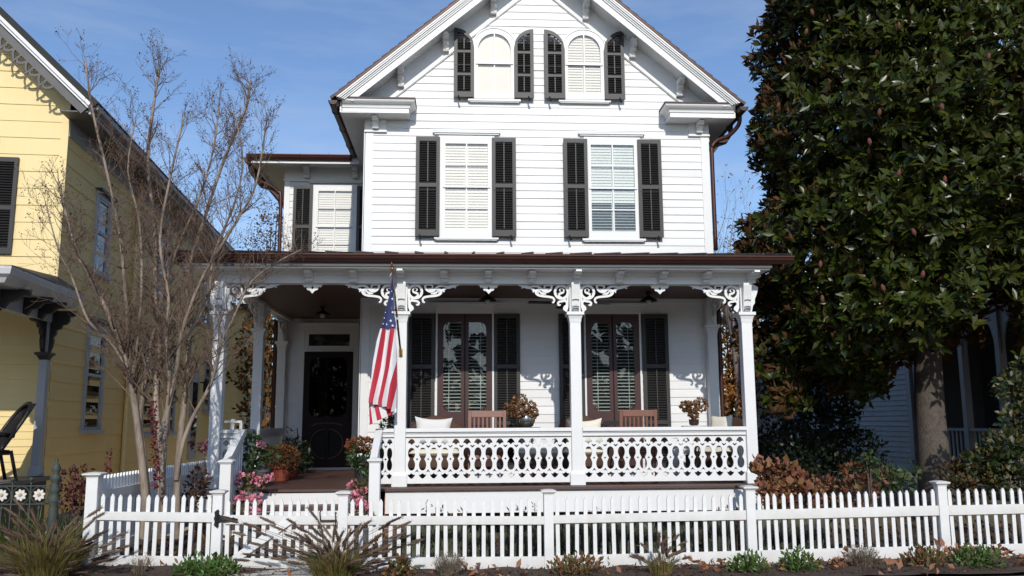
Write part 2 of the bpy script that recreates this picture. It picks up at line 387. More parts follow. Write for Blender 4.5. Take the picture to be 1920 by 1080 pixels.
# apex frieze block
# cornice returns
CROWN=[(0,0),(.015,0),(.02,.03),(.03,.045),(.055,.06),(.085,.085),(.10,.105),(.105,.13),(0,.13)]
def cornice_return(x0,x1,inner):
    # x0<x1; inner = which end returns to the wall
    z=6.93; y0=YM-.36
    b=MB(); b.box(x0,x1,y0,YM+.01,z,z+.085)
    path=[(x0,y0),(x1,y0),(x1,YM)] if inner=='r' else [(x0,YM),(x0,y0),(x1,y0)]
    b.sweep(path,[(o,z+.085+h) for o,h in CROWN])
    b.box(x0+.004,x1-.004,y0+.004,YM+.01,z+.085,z+.205)
    o=b.build('cornice_return',W,H)
    b=MB(); p2=[(-.012,0),(.118,0),(.118,.028),(-.012,.04)]
    b.sweep(path,[(oo,z+.216+h) for oo,h in p2]); b.box(x0-.0,x1+.0,y0,YM+.01,z+.222,z+.243)
    b.build('flashing',COPD,o)
cornice_return(-2.08,-.93,'r'); cornice_return(3.67,4.82,'l')
for x0,x1 in ((-1.715,-1.345),(4.08,4.445)):
    b=MB(); b.box(x0,x1,YM-.042,YM+.01,6.72,6.93); b.box(x0-.012,x1+.012,YM-.06,YM+.01,6.69,6.72); b.build('frieze_block',W,H)
    bracket((x0+x1)/2+(.0),YM-.043,6.74,.185,.24,.085,H)
# side eaves: soffit, fascia, half-round gutter
for sgn,ex in ((-1,EAVX),(1,2*XC-EAVX)):
    wx=XL if sgn<0 else XR
    b=MB(); b.box(wx,ex-sgn*.10,YM-.36,24,6.925,6.945); b.box(ex-sgn*.10,ex-sgn*.07,YM-.36,24,6.93,7.12); b.build('side_soffit',W,H)
    b=MB(); b.box(wx,wx+sgn*.03,YM,24,6.60,6.925); b.build('side_frieze',W,H)
    b=MB(); cx=ex+sgn*.02; r=.085; cz=7.07
    arc=[(cx+r*cos(t),cz+r*sin(t)) for t in [pi+pi*i/10 for i in range(11)]]; arc2=[(cx+(r-.012)*cos(t),cz+(r-.012)*sin(t)) for t in [2*pi-pi*i/10 for i in range(11)]]
    b.prism(arc+arc2,YM-.56,24,'y'); b.prism(arc,YM-.56,YM-.552,'y')
    for k in range(9): b.prism([(cx+(r+.012)*cos(t),cz+(r+.012)*sin(t)) for t in [pi+pi*i/8 for i in range(9)]],YM-.1+k*.95,YM-.06+k*.95,'y')
    b.build('gutter',COPD,H)
# chimney-free ridge; downspouts
def pipe(pts,r,name,m,par=None): return MB().tube(smooth3(pts,5),r,10).build(name,m,par or H,smooth=True)
pipe([(4.95,YM-.28,7.0),(4.93,YM-.24,6.84),(4.78,YM-.12,6.68),(4.60,YM-.04,6.62),(4.50,YM-.02,6.50),(4.49,YM-.02,6.3),(4.49,YM-.02,4.6)],.038,'downspout',COP)
pipe([(4.49,YM-.02,3.7),(4.49,YM-.02,2),(4.49,YM-.02,.2)],.038,'downspout',COP)
b=MB(); b.prism([(4.46,6.53),(4.50,6.40),(4.58,6.44),(4.66,6.55),(4.80,6.60),(4.92,6.78),(4.93,6.98),(4.80,6.98),(4.86,6.80),(4.76,6.66),(4.60,6.62)],YM+.05,YM+.11,'y'); b.build('eave_scroll',COPD,H)

# ------------------------------------------------------------------ windows and shutters
def louvres(mb,x0,x1,z0,z1,y,pitch=.042,xr=None,ang=radians(38),d=.045,th=.009,mi=0):
    n=int((z1-z0)/pitch); mb.mi=mi
    for i in range(n):
        z=z0+(i+.5)*(z1-z0)/n
        a,c=(x0,x1) if xr is None else xr(z)
        if c-a<.02: continue
        M=Matrix.Translation((0,y,z))@Matrix.Rotation(ang,4,'X'); mb.xbox(M,a,c,-d/2,d/2,-th/2,th/2)
def make_shutter(x0,x1,z0,z1,y,split=(.5,),arch=0,parent=None,dog=True,tilt=True,m=BLK):
    """louvred shutter; arch=+1/-1: quarter-round top, high on the right/left edge"""
    w=x1-x0; st=.062; t0,t1=y-.038,y
    if arch:
        rise=w*1.02
        def top(x,ins=0):
            u=(x1-x)/w if arch>0 else (x-x0)/w
            return z1-ins-rise*(1-sqrt(max(0,1-u*u)))
        N=14; xs=[x0+w*i/N for i in range(N+1)]
        outer=[(x0,z0),(x1,z0)]+[(x,top(x)) for x in reversed(xs)]
        zs=[z0+.10]; zb=z0+.10; H_=z1-z0
        cuts=[z0+.10,z0+H_*.31,z0+H_*.345,z0+H_*.64,z0+H_*.675]
        holes=[[(x0+st,cuts[0]),(x1-st,cuts[0]),(x1-st,cuts[1]),(x0+st,cuts[1])],[(x0+st,cuts[2]),(x1-st,cuts[2]),(x1-st,cuts[3]),(x0+st,cuts[3])]]
        xi=[x0+st+(w-2*st)*i/N for i in range(N+1)]
        holes.append([(x0+st,cuts[4]),(x1-st,cuts[4])]+[(x,max(top(x,.075),cuts[4]+.01)) for x in reversed(xi)])
        o=curve_mesh('shutter',[outer]+holes,t0,t1,m,parent)
        mb=MB()
        for h in holes[:2]: louvres(mb,x0+st,x1-st,h[0][1],h[2][1],y-.017)
        def xr(z):
            ok=[x for x in xi if top(x,.075)>z]
            return (min(ok),max(ok)) if ok else (0,0)
        louvres(mb,0,0,cuts[4],z1-.08,y-.017,xr=xr)
    else:
        cuts=[z0+.11]+[z0+(z1-z0)*s for s in split]+[z1-.075]
        outer=[(x0,z0),(x1,z0),(x1,z1),(x0,z1)]; holes=[]
        for a,c in zip(cuts[:-1],cuts[1:]):
            a2=a+(.035 if a!=cuts[0] else 0); c2=c-(.035 if c!=cuts[-1] else 0)
            holes.append([(x0+st,a2),(x1-st,a2),(x1-st,c2),(x0+st,c2)])
        o=curve_mesh('shutter',[outer]+holes,t0,t1,m,parent); mb=MB()
        for h in holes: louvres(mb,x0+st,x1-st,h[0][1],h[2][1],y-.017)
    mb.box(x0+st*.6,x1-st*.6,y-.004,y-.001,z0+.08,(z1-.09) if not arch else z0+(z1-z0)*.80)
    mb.build('louvres',m,o)
    if tilt:
        r=MB(); xm=(x0+x1)/2
        for h in holes: r.box(xm-.009,xm+.009,y-.055,y-.040,h[0][1]+.02,max(p[1] for p in h)-(.12 if arch and h is holes[-1] else .02))
        r.build('tilt_rod',m,o)
    if dog:
        r=MB(); xd=x0+.09 if dog<0 else x1-.09
        r.tube([(xd,y,z0-.03),(xd,y-.06,z0-.03)],.008,6); r.tube([(xd-.01,y-.055,z0+.02),(xd,y-.06,z0-.03),(xd+.014,y-.06,z0-.075)],[.012,.016,.022],6)
        r.build('holdback',IRON,o)
        r=MB(); zz=(z1-z0)*.46; r.box(x0+.02,x1-.05,y-.043,y-.039,z0+zz,z0+zz+.006); r.build('strap',IRON,o)
    return o
def make_window(cx,w,z0,z1,Y,parent,open_low=False,crown=True,crown_w=1.20,arch=0,shade=False,sillw=1.12,name='window'):
    """double-hung sash window: casing, then sill, sashes, panes and blinds as sub-parts"""
    x0,x1=cx-w/2,cx+w/2; c=.075
    zm=z0+(z1-z0)*.505
    if arch:
        zs=z1-w/2; N=20
        arc=lambda r:[(cx+r*cos(pi*i/N),zs+r*sin(pi*i/N)) for i in range(N+1)]
        o=curve_mesh(name,[[(x0-c,z0-.05),(x1+c,z0-.05)]+arc(w/2+c),[(x0,z0-.002),(x1,z0-.002)]+arc(w/2)],Y-.06,Y-.006,W,parent)
        hood=MB(); hood.v=[]; 
        A=arc(w/2+c+.006);B=arc(w/2+c-.014)
        curve_mesh('arch_moulding',[A+B[::-1]],Y-.074,Y-.062,W,o)
    else:
        o=curve_mesh(name,[[(x0-c,z0-.06),(x1+c,z0-.06),(x1+c,z1+.10),(x0-c,z1+.10)],[(x0,z0),(x1,z0),(x1,z1),(x0,z1)]],Y-.06,Y-.006,W,parent)
        if crown:
            b=MB(); b.box(cx-crown_w/2+.03,cx+crown_w/2-.03,Y-.04,Y-.005,z1+.135,z1+.16); b.box(cx-crown_w/2,cx+crown_w/2,Y-.06,Y-.005,z1+.16,z1+.19); b.box(cx-crown_w/2-.004,cx+crown_w/2+.004,Y-.065,Y-.005,z1+.19,z1+.196); b.build('cap_moulding',W,o)
    b=MB(); b.box(cx-sillw/2,cx+sillw/2,Y-.068,Y-.005,z0-.098,z0-.061); b.box(cx-sillw/2+.03,cx+sillw/2-.03,Y-.055,Y-.005,z0-.115,z0-.098); b.build('sill',W,o)
    # sashes (upper sash outside)
    for up in (0,1):
        a,cz=(zm-.02,z1) if up else (z0,zm+.02); yy=Y-.050 if up else Y-.030
        s=.042; xm=cx; mh=(a+cz)/2; mw=.011
        if arch and up:
            zs=z1-w/2; R=w/2; out=[(x0,a),(x1,a)]+arc(R); hol=[]
            r=R-s; NN=12
            right=[(xm+mw,a+s),(xm+r,a+s)]+[(xm+r*cos(t),zs+r*sin(t)) for t in np.linspace(0,math.acos(mw/r),NN)]
            hol=[right,[(2*cx-p[0],p[1]) for p in reversed(right)]]
        elif arch:
            out=[(x0,a),(x1,a),(x1,cz),(x0,cz)]; hol=[[(x0+s,a+.06),(xm-mw,a+.06),(xm-mw,cz-.03),(x0+s,cz-.03)],[(xm+mw,a+.06),(x1-s,a+.06),(x1-s,cz-.03),(xm+mw,cz-.03)]]
        else:
            out=[(x0,a),(x1,a),(x1,cz),(x0,cz)]; hol=[]; lo=a+(.075 if not up else .035); hi=cz-(.045 if up else .03); mid=(lo+hi)/2
            for xa,xb in ((x0+s,xm-mw),(xm+mw,x1-s)):
                for za,zb in ((lo,mid-mw),(mid+mw,hi)): hol.append([(xa,za),(xb,za),(xb,zb),(xa,zb)])
        curve_mesh('sash',[out]+hol,yy-.022,yy,W,o)
        if arch and up: curve_mesh('pane',[[(x0+.01,a+.01),(x1-.01,a+.01)]+[(cx+(w/2-.01)*cos(pi*i/N),zs+(w/2-.01)*sin(pi*i/N)) for i in range(N+1)]],yy-.012,yy-.009,GL,o)
        else: MB().box(x0+.01,x1-.01,yy-.012,yy-.009,a+.01,cz-.01).build('pane',GL,o)
    # blind: shutter frames with slats, or a roller shade
    if arch: top=lambda x:(z1-w/2)+sqrt(max(0,(w/2)**2-(x-cx)**2))
    if shade:
        curve_mesh('roller_shade',[[(x0,z0),(x1,z0)]+arc(w/2-.001)],Y-.014,Y-.010,SHADE,o)
    else:
        m=BLI; mb=MB(); 
        for xa,xb in ((x0+.02,cx-.025),(cx+.025,x1-.02)):
            n=int((z1-z0)/.052)
            for i in range(n):
                z=z0+.02+(z1-z0-.03)*(i+.5)/n
                xa2,xb2=xa,xb
                if arch and z>z1-w/2:
                    hw=sqrt(max(0,(w/2)**2-(z-(z1-w/2))**2))-.01; xa2,xb2=max(xa,cx-hw),min(xb,cx+hw)
                    if xb2-xa2<.02: continue
                op=open_low and z<z0+(z1-z0)*.36
                ang=radians(25) if op else radians(74)
                M=Matrix.Translation((0,Y-.016,z))@Matrix.Rotation(ang,4,'X'); mb.xbox(M,xa2,xb2,-.030 if not op else -.014,.030 if not op else .014,-.003,.003)
            if not arch: mb.box(xa-.02,xa,Y-.020,Y-.008,z0+.01,z1-.01); mb.box(xb,xb+.02,Y-.020,Y-.008,z0+.01,z1-.01)
        mb.build('blind',BLIW if open_low else BLI,o)
        if arch: curve_mesh('room_behind',[[(x0,z0),(x1,z0)]+arc(w/2-.001)],Y-.0085,Y-.0065,BLI,o)
        else: 
            MB().box(x0,x1,Y-.0085,Y-.0065,z0,z1).build('room_behind',DKT if open_low else BLI,o)
    return o
DKT=mat('dim_room',(.05,.085,.08),.8,(.02,.035,.035),2,.6)
make_window(.075,.83,4.86,6.53,YM-.016,H); make_window(2.67,.86,4.85,6.54,YM-.016,H,open_low=True)
make_window(-2.66,.775,4.85,6.47,YW-.016,H,crown_w=1.16)
make_window(.571,.675,7.385,8.60,YM-.016,H,arch=1,shade=True,sillw=.94); make_window(2.197,.68,7.395,8.605,YM-.016,H,arch=1,sillw=.94)
for x0,x1,dg in ((-.815,-.392,-1),(.52,.945,1),(1.792,2.22,-1),(3.12,3.545,1)): make_shutter(x0,x1,4.81,6.592,YM-.08,split=(.51,),parent=H,dog=dg)
for x0,x1,dg in ((-3.52,-3.118,-1),(-2.205,-1.80,0)): make_shutter(x0,x1,4.74,6.535,YW-.08,split=(.51,),parent=H,dog=dg)
for x0,x1,ar,dg in ((-.155,.206,-1,-1),(.925,1.277,1,1),(1.473,1.843,-1,-1),(2.557,2.925,1,1)): make_shutter(x0,x1,7.34,8.642,YM-.08,arch=ar,parent=H,dog=dg)
# tall french windows on the porch
def french(cx,z0,z1,parent):
    w=.93; x0,x1=cx-w/2,cx+w/2; Y=YM-.016
    def lobe(xa,xb,za,zb,rt):  # glass opening, rounded at the outer corners
        N=8; out=[]
        r=.11
        if rt: pts=[(xa,za),(xb-r,za)]+[(xb-r+r*sin(t),za+r-r*cos(t)) for t in np.linspace(0,pi/2,N)]+[(xb-r+r*cos(t),zb-r+r*sin(t)) for t in np.linspace(0,pi/2,N)]+[(xa,zb)]
        else: pts=[(xb,zb),(xa+r,zb)]+[(xa+r-r*sin(t),zb-r+r*cos(t)) for t in np.linspace(0,pi/2,N)]+[(xa+r-r*cos(t),za+r-r*sin(t)) for t in np.linspace(0,pi/2,N)]+[(xb,za)]
        return [(float(a),float(c)) for a,c in pts]
    h1=lobe(cx-.365,cx-.066,1.79,3.31,False); h2=lobe(cx+.066,cx+.365,1.79,3.31,True)
    pz=z0+.12
    hp=[[(cx-.36,pz),(cx-.078,pz),(cx-.078,1.56),(cx-.36,1.56)],[(cx+.078,pz),(cx+.36,pz),(cx+.36,1.56),(cx+.078,1.56)]]
    o=curve_mesh('french_window',[[(x0,z0),(x1,z0),(x1,z1),(x0,z1)],h1,h2]+hp,Y-.055,Y-.012,MAR,parent)
    b=MB(); b.box(x0-.03,x0-.001,Y-.06,Y-.004,z0,z1+.0); b.box(x1+.001,x1+.03,Y-.06,Y-.004,z0,z1); b.box(x0-.03,x1+.03,Y-.06,Y-.004,z1+.001,z1+.14); b.build('casing',W,o)
    b=MB(); b.box(cx-.62,cx+.62,Y-.13,Y-.004,z1+.155,z1+.19); b.box(cx-.58,cx+.58,Y-.09,Y-.004,z1+.141,z1+.155); b.build('cap_moulding',W,o)
    b=MB(); b.box(cx-.011,cx+.011,Y-.068,Y-.055,z0,z1); b.build('astragal',MARD,o)
    for h,sg in ((h1,-1),(h2,1)):
        curve_mesh('pane',[h],Y-.036,Y-.033,GLR,o)
        xa,xb=(cx-.38,cx-.06) if sg<0 else (cx+.06,cx+.38)
        mb=MB(); n=27
        for i in range(n):
            z=1.77+(3.33-1.77)*(i+.5)/n
            M=Matrix.Translation((0,Y-.021,z))@Matrix.Rotation(radians(22),4,'X'); mb.xbox(M,xa,xb,-.013,.013,-.004,.004)
        mb.box(cx+sg*.27-.006,cx+sg*.27+.006,Y-.032,Y-.030,1.77,3.33)
        mb.build('blind',BLIW,o)
        # fretwork in the lower outer corner
        f=MB(); xo=cx+sg*.36
        for k,(a,r) in enumerate(((.035,.018),(.035,.045),(.085,.02),(.012,.09),(.06,.07))):
            f.ribbon([(xo-sg*a+ .022*cos(t),1.79+r+.022*sin(t)) for t in np.linspace(0,2*pi,9)],.009,Y-.050-.0008*k,Y-.040,smooth=False)
        f.build('fretwork',MAR,o)
    MB().box(x0+.03,x1-.03,Y-.0075,Y-.0055,z0+.05,z1-.05).build('room_behind',DARK,o)
    b=MB()
    for hh in hp: b.box(hh[0][0]-.01,hh[1][0]+.01,Y-.03,Y-.022,hh[0][1]-.01,hh[2][1]+.01); b.box(hh[0][0]+.06,hh[1][0]-.06,Y-.040,Y-.03,hh[0][1]+.06,hh[2][1]-.06)
    b.build('panel',MAR,o)
    return o
french(.053,.80,3.456,H); french(2.60,.80,3.452,H)
for x0,x1 in ((-.909,-.455),(.545,.998),(1.67,2.10),(3.12,3.576)): make_shutter(x0,x1,.80,3.455,YM-.026,split=(.30,.66),parent=H,dog=0)
# wing front: frieze, brackets, soffit, gutter, roof
b=MB(); b.box(XWL-.02,XL-.03,YW-.034,YW+.01,6.675,6.935); b.box(XWL-.035,XL-.03,YW-.048,YW+.01,6.645,6.675); b.build('frieze_board',W,H)
for u in [-3.257, -2.253]: bracket(u,YW-.035,6.70,.225,.30,.085,H)
YG=YW-.55
b=MB(); b.box(-4.30,XL-.42,YG,YW+.01,6.935,6.955); b.box(-4.30,XL-.42,YG-.03,YG,6.87,7.0); b.box(-4.30,-4.27,YG,22,6.87,7.0); b.box(-4.27,XWL,YW,22,6.935,6.955); b.build('wing_soffit',W,H)
def ogee_gutter(x0,x1,y,z,name='gutter',m=COP):
    prof=[(0,0),(.04,0),(.055,.02),(.085,.05),(.095,.075),(.11,.095),(.11,.11),(0,.11)]
    b=MB(); b.sweep([(x0,y),(x1,y)],[(o,z+h) for o,h in prof])
    x=x0+.5
    while x<x1-.1: b.box(x-.006,x+.006,y-.118,y-.02,z+.112,z+.118); b.box(x-.004,x+.004,y-.002,y+.02,z-.02,z+.0); x+=.58
    return b.build(name,m,H)
ogee_gutter(-4.38,-2.27,YG-.031,6.925)
b=MB(); b.add([(-4.38,YG-.05,7.03),(XL,YG-.05,7.03),(XL,21,7.55),(-3.0,21,7.55)],[(0,1,2,3)]); b.add([(-4.38,YG-.05,7.03),(-3.0,21,7.55),(-4.38,22,7.03)],[(0,1,2)])
for k in range(5): x=-4.0+k*.42; b.prism([(x-.012,0),(x+.012,0),(x+.012,.03),(x-.012,.03)],0,1,'y'); vv=b.v[-8:]; b.v[-8:]=[(p[0],YG-.05+p[1]*3.3,7.03+p[2]+p[1]*.5) for p in vv]
b.build('wing_roof',COPD,H)
b=MB(); b.prism([(-4.36,6.99),(-4.46,6.98),(-4.44,6.90),(-4.36,6.88)],YG-.02,22,'y'); b.build('gutter',COPD,H)
pipe([(-4.40,YG+.25,6.9),(-4.36,YG+.3,6.74),(-4.20,YG+.38,6.60),(-4.0,YG+.45,6.52),(-3.86,YG+.5,6.40),(-3.79,YG+.5,6.2),(-3.79,YG+.52,4.4)],.038,'downspout',COP)
pipe([(-3.80,YW-.03,3.7),(-3.80,YW-.03,2),(-3.80,YW-.03,.2)],.042,'downspout',COP)
b=MB(); b.prism([(-3.78,6.40),(-3.84,6.24),(-3.92,6.34),(-4.02,6.44),(-4.22,6.50),(-4.36,6.66),(-4.38,6.86),(-4.25,6.86),(-4.30,6.7),(-4.2,6.6),(-4.02,6.56)],YG+.50,YG+.56,'y'); b.build('eave_scroll',COPD,H)
# front door with transom
GLD=glassmat('dark_screen_glass',(.5,.5,.5),.3)
def front_door():
    Y=YW-.016; x0,x1=-3.20,-2.21; z0,z1=.735,3.052; cx=(x0+x1)/2
    N=16
    def rr(xa,xb,za,zb,r):
        P=[]
        for (px,pz,t0) in ((xb-r,za+r,-pi/2),(xb-r,zb-r,0),(xa+r,zb-r,pi/2),(xa+r,za+r,pi)):
            P+=[(px+r*cos(t0+k*pi/2/6),pz+r*sin(t0+k*pi/2/6)) for k in range(7)]
        return P
    glass=rr(x0+.12,x1-.12,1.74,2.93,.16)
    def halfoval(s):
        c=cx+s*.035; P=[]
        for k in range(N+1):
            t=-pi/2+pi*k/N; P.append((c+s*.29*cos(t),1.20+.29*sin(t)))
        return P
    o=curve_mesh('front_door',[rr(x0,x1,z0,z1,.01),glass,halfoval(-1),halfoval(1)],Y-.06,Y-.02,MARD,H)
    curve_mesh('pane',[glass],Y-.042,Y-.039,GLD,o)
    MB().box(x0+.05,x1-.05,Y-.018,Y-.006,z0,z1-.02).build('inner_door',DARK,o)
    b=MB(); b.ribbon([(x0+.19,1.56),(x0+.30,1.60),(cx,1.615),(x1-.30,1.60),(x1-.19,1.56)],.025,Y-.068,Y-.06)
    for s in (-1,1):
        hp=halfoval(s); b.ribbon(hp,.022,Y-.066,Y-.058,smooth=False)
    b.build('door_moulding',MAR,o)
    b=MB(); b.ball((x1-.06,Y-.09,1.70),.032); b.tube([(x1-.06,Y-.06,1.70),(x1-.06,Y-.09,1.70)],.012,8); b.build('door_knob',IRON,o)
    b=MB(); b.box(x0-.02,x1+.02,Y-.12,Y-.0,z0-.045,z0-.002); b.build('threshold',W,o)
    t=curve_mesh('transom',[[(x0-.0,3.10),(x1+.0,3.10),(x1,3.47),(x0,3.47)],[(x0+.08,3.17),(x1-.08,3.17),(x1-.08,3.415),(x0+.08,3.415)]],Y-.05,Y-.008,W,H)
    MB().box(x0+.07,x1-.07,Y-.03,Y-.027,3.16,3.425).build('pane',GLR,t); MB().box(x0+.06,x1-.06,Y-.0075,Y-.005,3.15,3.43).build('room_behind',DARK,t)
    b=MB(); b.box(x0-.105,x0-.002,Y-.058,Y-.004,.69,3.60); b.box(x1+.002,x1+.105,Y-.058,Y-.004,.69,3.60); b.box(x0-.002,x1+.002,Y-.057,Y-.004,3.472,3.60); b.box(x0-.002,x1+.002,Y-.085,Y-.004,3.056,3.096)
    b.box(x0-.14,XL-.40,Y-.12,Y-.004,3.615,3.645); b.box(x0-.12,XL-.42,Y-.08,Y-.004,3.602,3.615); b.build('door_casing',W,H)
front_door()
# ------------------------------------------------------------------ porch (parts of the white house)
FL=.69; YP=13.0; PXS=[-3.57,-.90,1.71,4.345]; HB=.0825
b=MB(); b.box(-3.82,4.44,12.67,YM,FL-.036,FL); b.box(-3.82,XL-.02,YM,YW,FL-.05,FL); b.build('porch_floor',DECK,H)
b=MB(); b.box(-1.08,4.40,12.72,12.76,.335,FL-.038); b.box(-3.78,-3.2,12.72,12.76,.335,FL-.038); b.box(-3.78,-3.74,12.77,YW,.335,FL-.052); b.box(4.36,4.40,12.77,YM,.335,FL-.052); b.build('skirt_board',W,H)
BRK=bpy.data.materials.new('brick_courses'); BRK.use_nodes=True
def brickmat():
    nt=BRK.node_tree;N=nt.nodes;L=nt.links;bs=N['Principled BSDF'];bs.inputs['Roughness'].default_value=.9
    tc=N.new('ShaderNodeTexCoord');mp=N.new('ShaderNodeMapping');mp.inputs['Rotation'].default_value=(pi/2,0,0);br=N.new('ShaderNodeTexBrick')
    br.inputs['Scale'].default_value=1;br.inputs['Brick Width'].default_value=.21;br.inputs['Row Height'].default_value=.075;br.inputs['Mortar Size'].default_value=.006
    br.inputs['Color1'].default_value=(.25,.085,.055,1);br.inputs['Color2'].default_value=(.16,.06,.045,1);br.inputs['Mortar'].default_value=(.28,.25,.22,1)
    L.new(tc.outputs['Object'],mp.inputs['Vector']);L.new(mp.outputs['Vector'],br.inputs['Vector']);L.new(br.outputs['Color'],bs.inputs['Base Color'])
brickmat()
for x in (-3.6,-.9,1.71,4.2):
    b=MB(); b.box(x-.2,x+.2,12.80,13.15,-.1,.64); b.build('brick_pier',BRK,H)
b=MB(); b.box(-3.7,4.35,13.3,13.4,-.1,.63); b.build('foundation',DARK,H)  # near-black wall: the shade of the recess under the porch, as colour
b=MB(); b.box(-3.62,4.40,13.081,YM+.02,3.735,3.75); b.box(-3.62,XL+.02,YM+.02,YW+.02,3.735,3.75); b.build('porch_ceiling',CEIL,H)
b=MB(); b.box(-3.62,4.395,12.90,13.08,3.68,3.852); b.box(-3.63,4.405,12.87,12.90,3.80,3.852); b.box(-3.63,4.405,12.89,12.90,3.68,3.70); b.build('porch_beam',W,H)
b=MB(); b.box(-3.66,-3.48,13.082,YW-.03,3.68,3.80); b.build('porch_beam',W,H)
b=MB(); b.box(4.255,4.42,13.082,YM-.03,3.68,3.80); b.build('porch_beam',W,H)
# wall frieze under the ceiling
b=MB(); b.box(XL+.14,XR-.14,YM-.03,YM+.01,3.655,3.73); b.build('frieze_board',W,H)
# soffit, fascia, gutter
b=MB(); b.box(-4.05,4.62,12.56,12.885,3.852,3.87); b.box(-4.05,-3.63,12.885,YW,3.852,3.87); b.box(4.41,4.62,12.885,YM,3.852,3.87); b.build('porch_soffit',W,H)
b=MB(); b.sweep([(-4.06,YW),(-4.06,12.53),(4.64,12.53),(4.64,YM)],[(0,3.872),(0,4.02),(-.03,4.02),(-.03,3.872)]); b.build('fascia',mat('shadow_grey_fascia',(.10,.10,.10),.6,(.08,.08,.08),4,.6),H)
ogee_gutter(-4.20,4.95,12.528,3.93,'gutter',COP)
b=MB(); b.box(-4.20,-4.10,12.54,YW,3.93,4.03); b.build('gutter',COP,H); b=MB(); b.box(4.66,4.76,12.55,YM,3.93,4.03); b.build('gutter',COP,H)
b=MB(); zr=lambda y:4.05+(y-12.43)*.189
Y0=12.43
b.add([(-4.2,Y0,zr(Y0)),(4.86,Y0,zr(Y0)),(4.86,YM,zr(YM)),(-4.2,YM,zr(YM))],[(0,1,2,3)]); b.add([(-4.2,YM,zr(YM)),(XL,YM,zr(YM)),(XL,YW,zr(YW)),(-4.2,YW,zr(YW))],[(0,1,2,3)])
b.add([(-4.2,Y0,zr(Y0)),(-4.2,YW,zr(YW)),(-4.2,YW,4.0),(-4.2,Y0,4.0)],[(0,1,2,3)]); b.add([(4.86,Y0,zr(Y0)),(4.86,YM,zr(YM)),(4.86,YM,4.0),(4.86,Y0,4.0)],[(0,1,2,3)])
o=b.build('porch_roof',COPD,H)
b=MB()
for k in range(22):
    x=-4.12+k*.43; y1=YM if x>XL else YW; n=len(b.v)
    b.box(x-.010,x+.010,Y0,y1,0,.032); b.v[n:]=[(p[0],p[1],zr(p[1])+p[2]) for p in b.v[n:]]
b.build('standing_seams',COPD,o)
# scroll bracket mesh, drawn as strokes (x out from the post, z down from the beam)
S=.00176
def scroll_mb(y0=-.016,y1=.016):
    b=MB(); k=[0]
    def st(pts,w,sm=True):
        j=(k[0]%9)*.0007; k[0]+=1
        ww=[a*S for a in w] if hasattr(w,'__len__') else w*S
        b.ribbon([(p[0]*S,-p[1]*S) for p in pts],ww,y0+j,y1-j,sm)
    st([(65+56*cos(t),67+56*sin(t)) for t in np.linspace(0,2*pi,25)],21,False)
    st([(66,116),(84,104),(84,84),(66,76),(48,68),(44,50),(56,36),(74,38),(80,52),(70,60)],[17,17,16,20,15,11,10,9,9,9])
    st([(100,108),(112,88),(104,76)],[8,14,5])
    st([(148,4),(150,30),(168,54),(196,64),(222,56),(240,36),(264,20),(300,16),(340,22),(380,10),(440,3)],[18,20,20,22,20,18,17,15,14,12,6])
    st([(150,7),(178,7),(204,9),(212,24),(206,40)],[14,13,14,14,10]); st([(176,34),(190,44),(200,36)],[9,12,9])
    st([(134,160),(128,132),(146,114),(188,106),(236,101),(270,90),(286,70),(276,50),(248,42),(212,48),(178,60)],[14,17,19,19,20,20,20,19,18,17,16])
    st([(262,78),(268,64),(254,58),(246,70),(228,80),(196,84)],[9,9,9,15,20,6])
    st([(272,56),(300,52),(328,36),(362,30),(400,18),(446,4)],[18,20,13,15,12,5])
    st([(306,34),(304,52),(312,70)],[7,15,8]); st([(388,16),(400,28),(412,34)],[8,10,5])
    st([(7,2),(6,60),(10,110),(14,150),(20,200),(30,236)],[14,14,15,20,26,16])
    st([(22,228),(44,216),(38,196),(22,180)],[8,16,18,12])
    st([(34,112),(38,138),(58,146),(82,150),(96,164),(88,180),(72,176)],[18,20,19,18,18,17,10])
    st([(14,160),(30,146),(44,144)],[16,17,14]); b.ball((140*S,0,-158*S),10*S,8,5,(1,.016/(10*S)*.95,1))
    return b
SCR=scroll_mb().build('scroll_bracket',W,H)
def scroll_at(x,y,rz,first=[True]):
    o=SCR if first[0] else SCR.copy()
    if not first[0]: COL.objects.link(o)
    first[0]=False
    return o
_c=Vector(SCR.location)
def put_scroll(x,y,rz):
    o=scroll_at(x,y,rz); o.parent=H; o.matrix_parent_inverse=wm(H).inverted(); R_=Matrix.Rotation(rz,4,'Z')
    o.location=Vector((x,y,3.68))+R_@_c; o.rotation_euler=(0,0,rz)
for i,x in enumerate(PXS):
    if i<3: put_scroll(x+HB+.003,YP-.03,0)
    if i>0: put_scroll(x-HB-.003,YP-.03,pi)
put_scroll(-3.57,YP+HB+.003,pi/2); put_scroll(-3.57,15.35-HB,-pi/2); put_scroll(-3.57,15.4+HB,pi/2); put_scroll(-3.60,YW-.17,-pi/2)
put_scroll(4.345,YP+HB+.003,pi/2); put_scroll(4.33,YM-.14,-pi/2)
# pendants in the middle of each bay
def pendant(x):
    w=.165; pts=[(0,-.15),(.028,-.118),(.05,-.098),(.058,-.102),(.075,-.095),(.085,-.075),(.078,-.06),(.098,-.05),(.118,-.058),(.13,-.045),(.138,-.022),(.165,-.012),(.165,0)]
    out=[(x+p[0],3.68+p[1]) for p in pts]+[(x-p[0],3.68+p[1]) for p in pts[::-1][:-1]]
    d=[(x,3.68-.03),(x+.022,3.68-.062),(x,3.68-.09),(x-.022,3.68-.062)]
    return curve_mesh('pendant',[out,d],YP-.045,YP-.015,W,H)
for a,c in zip(PXS[:-1],PXS[1:]): pendant((a+c)/2)
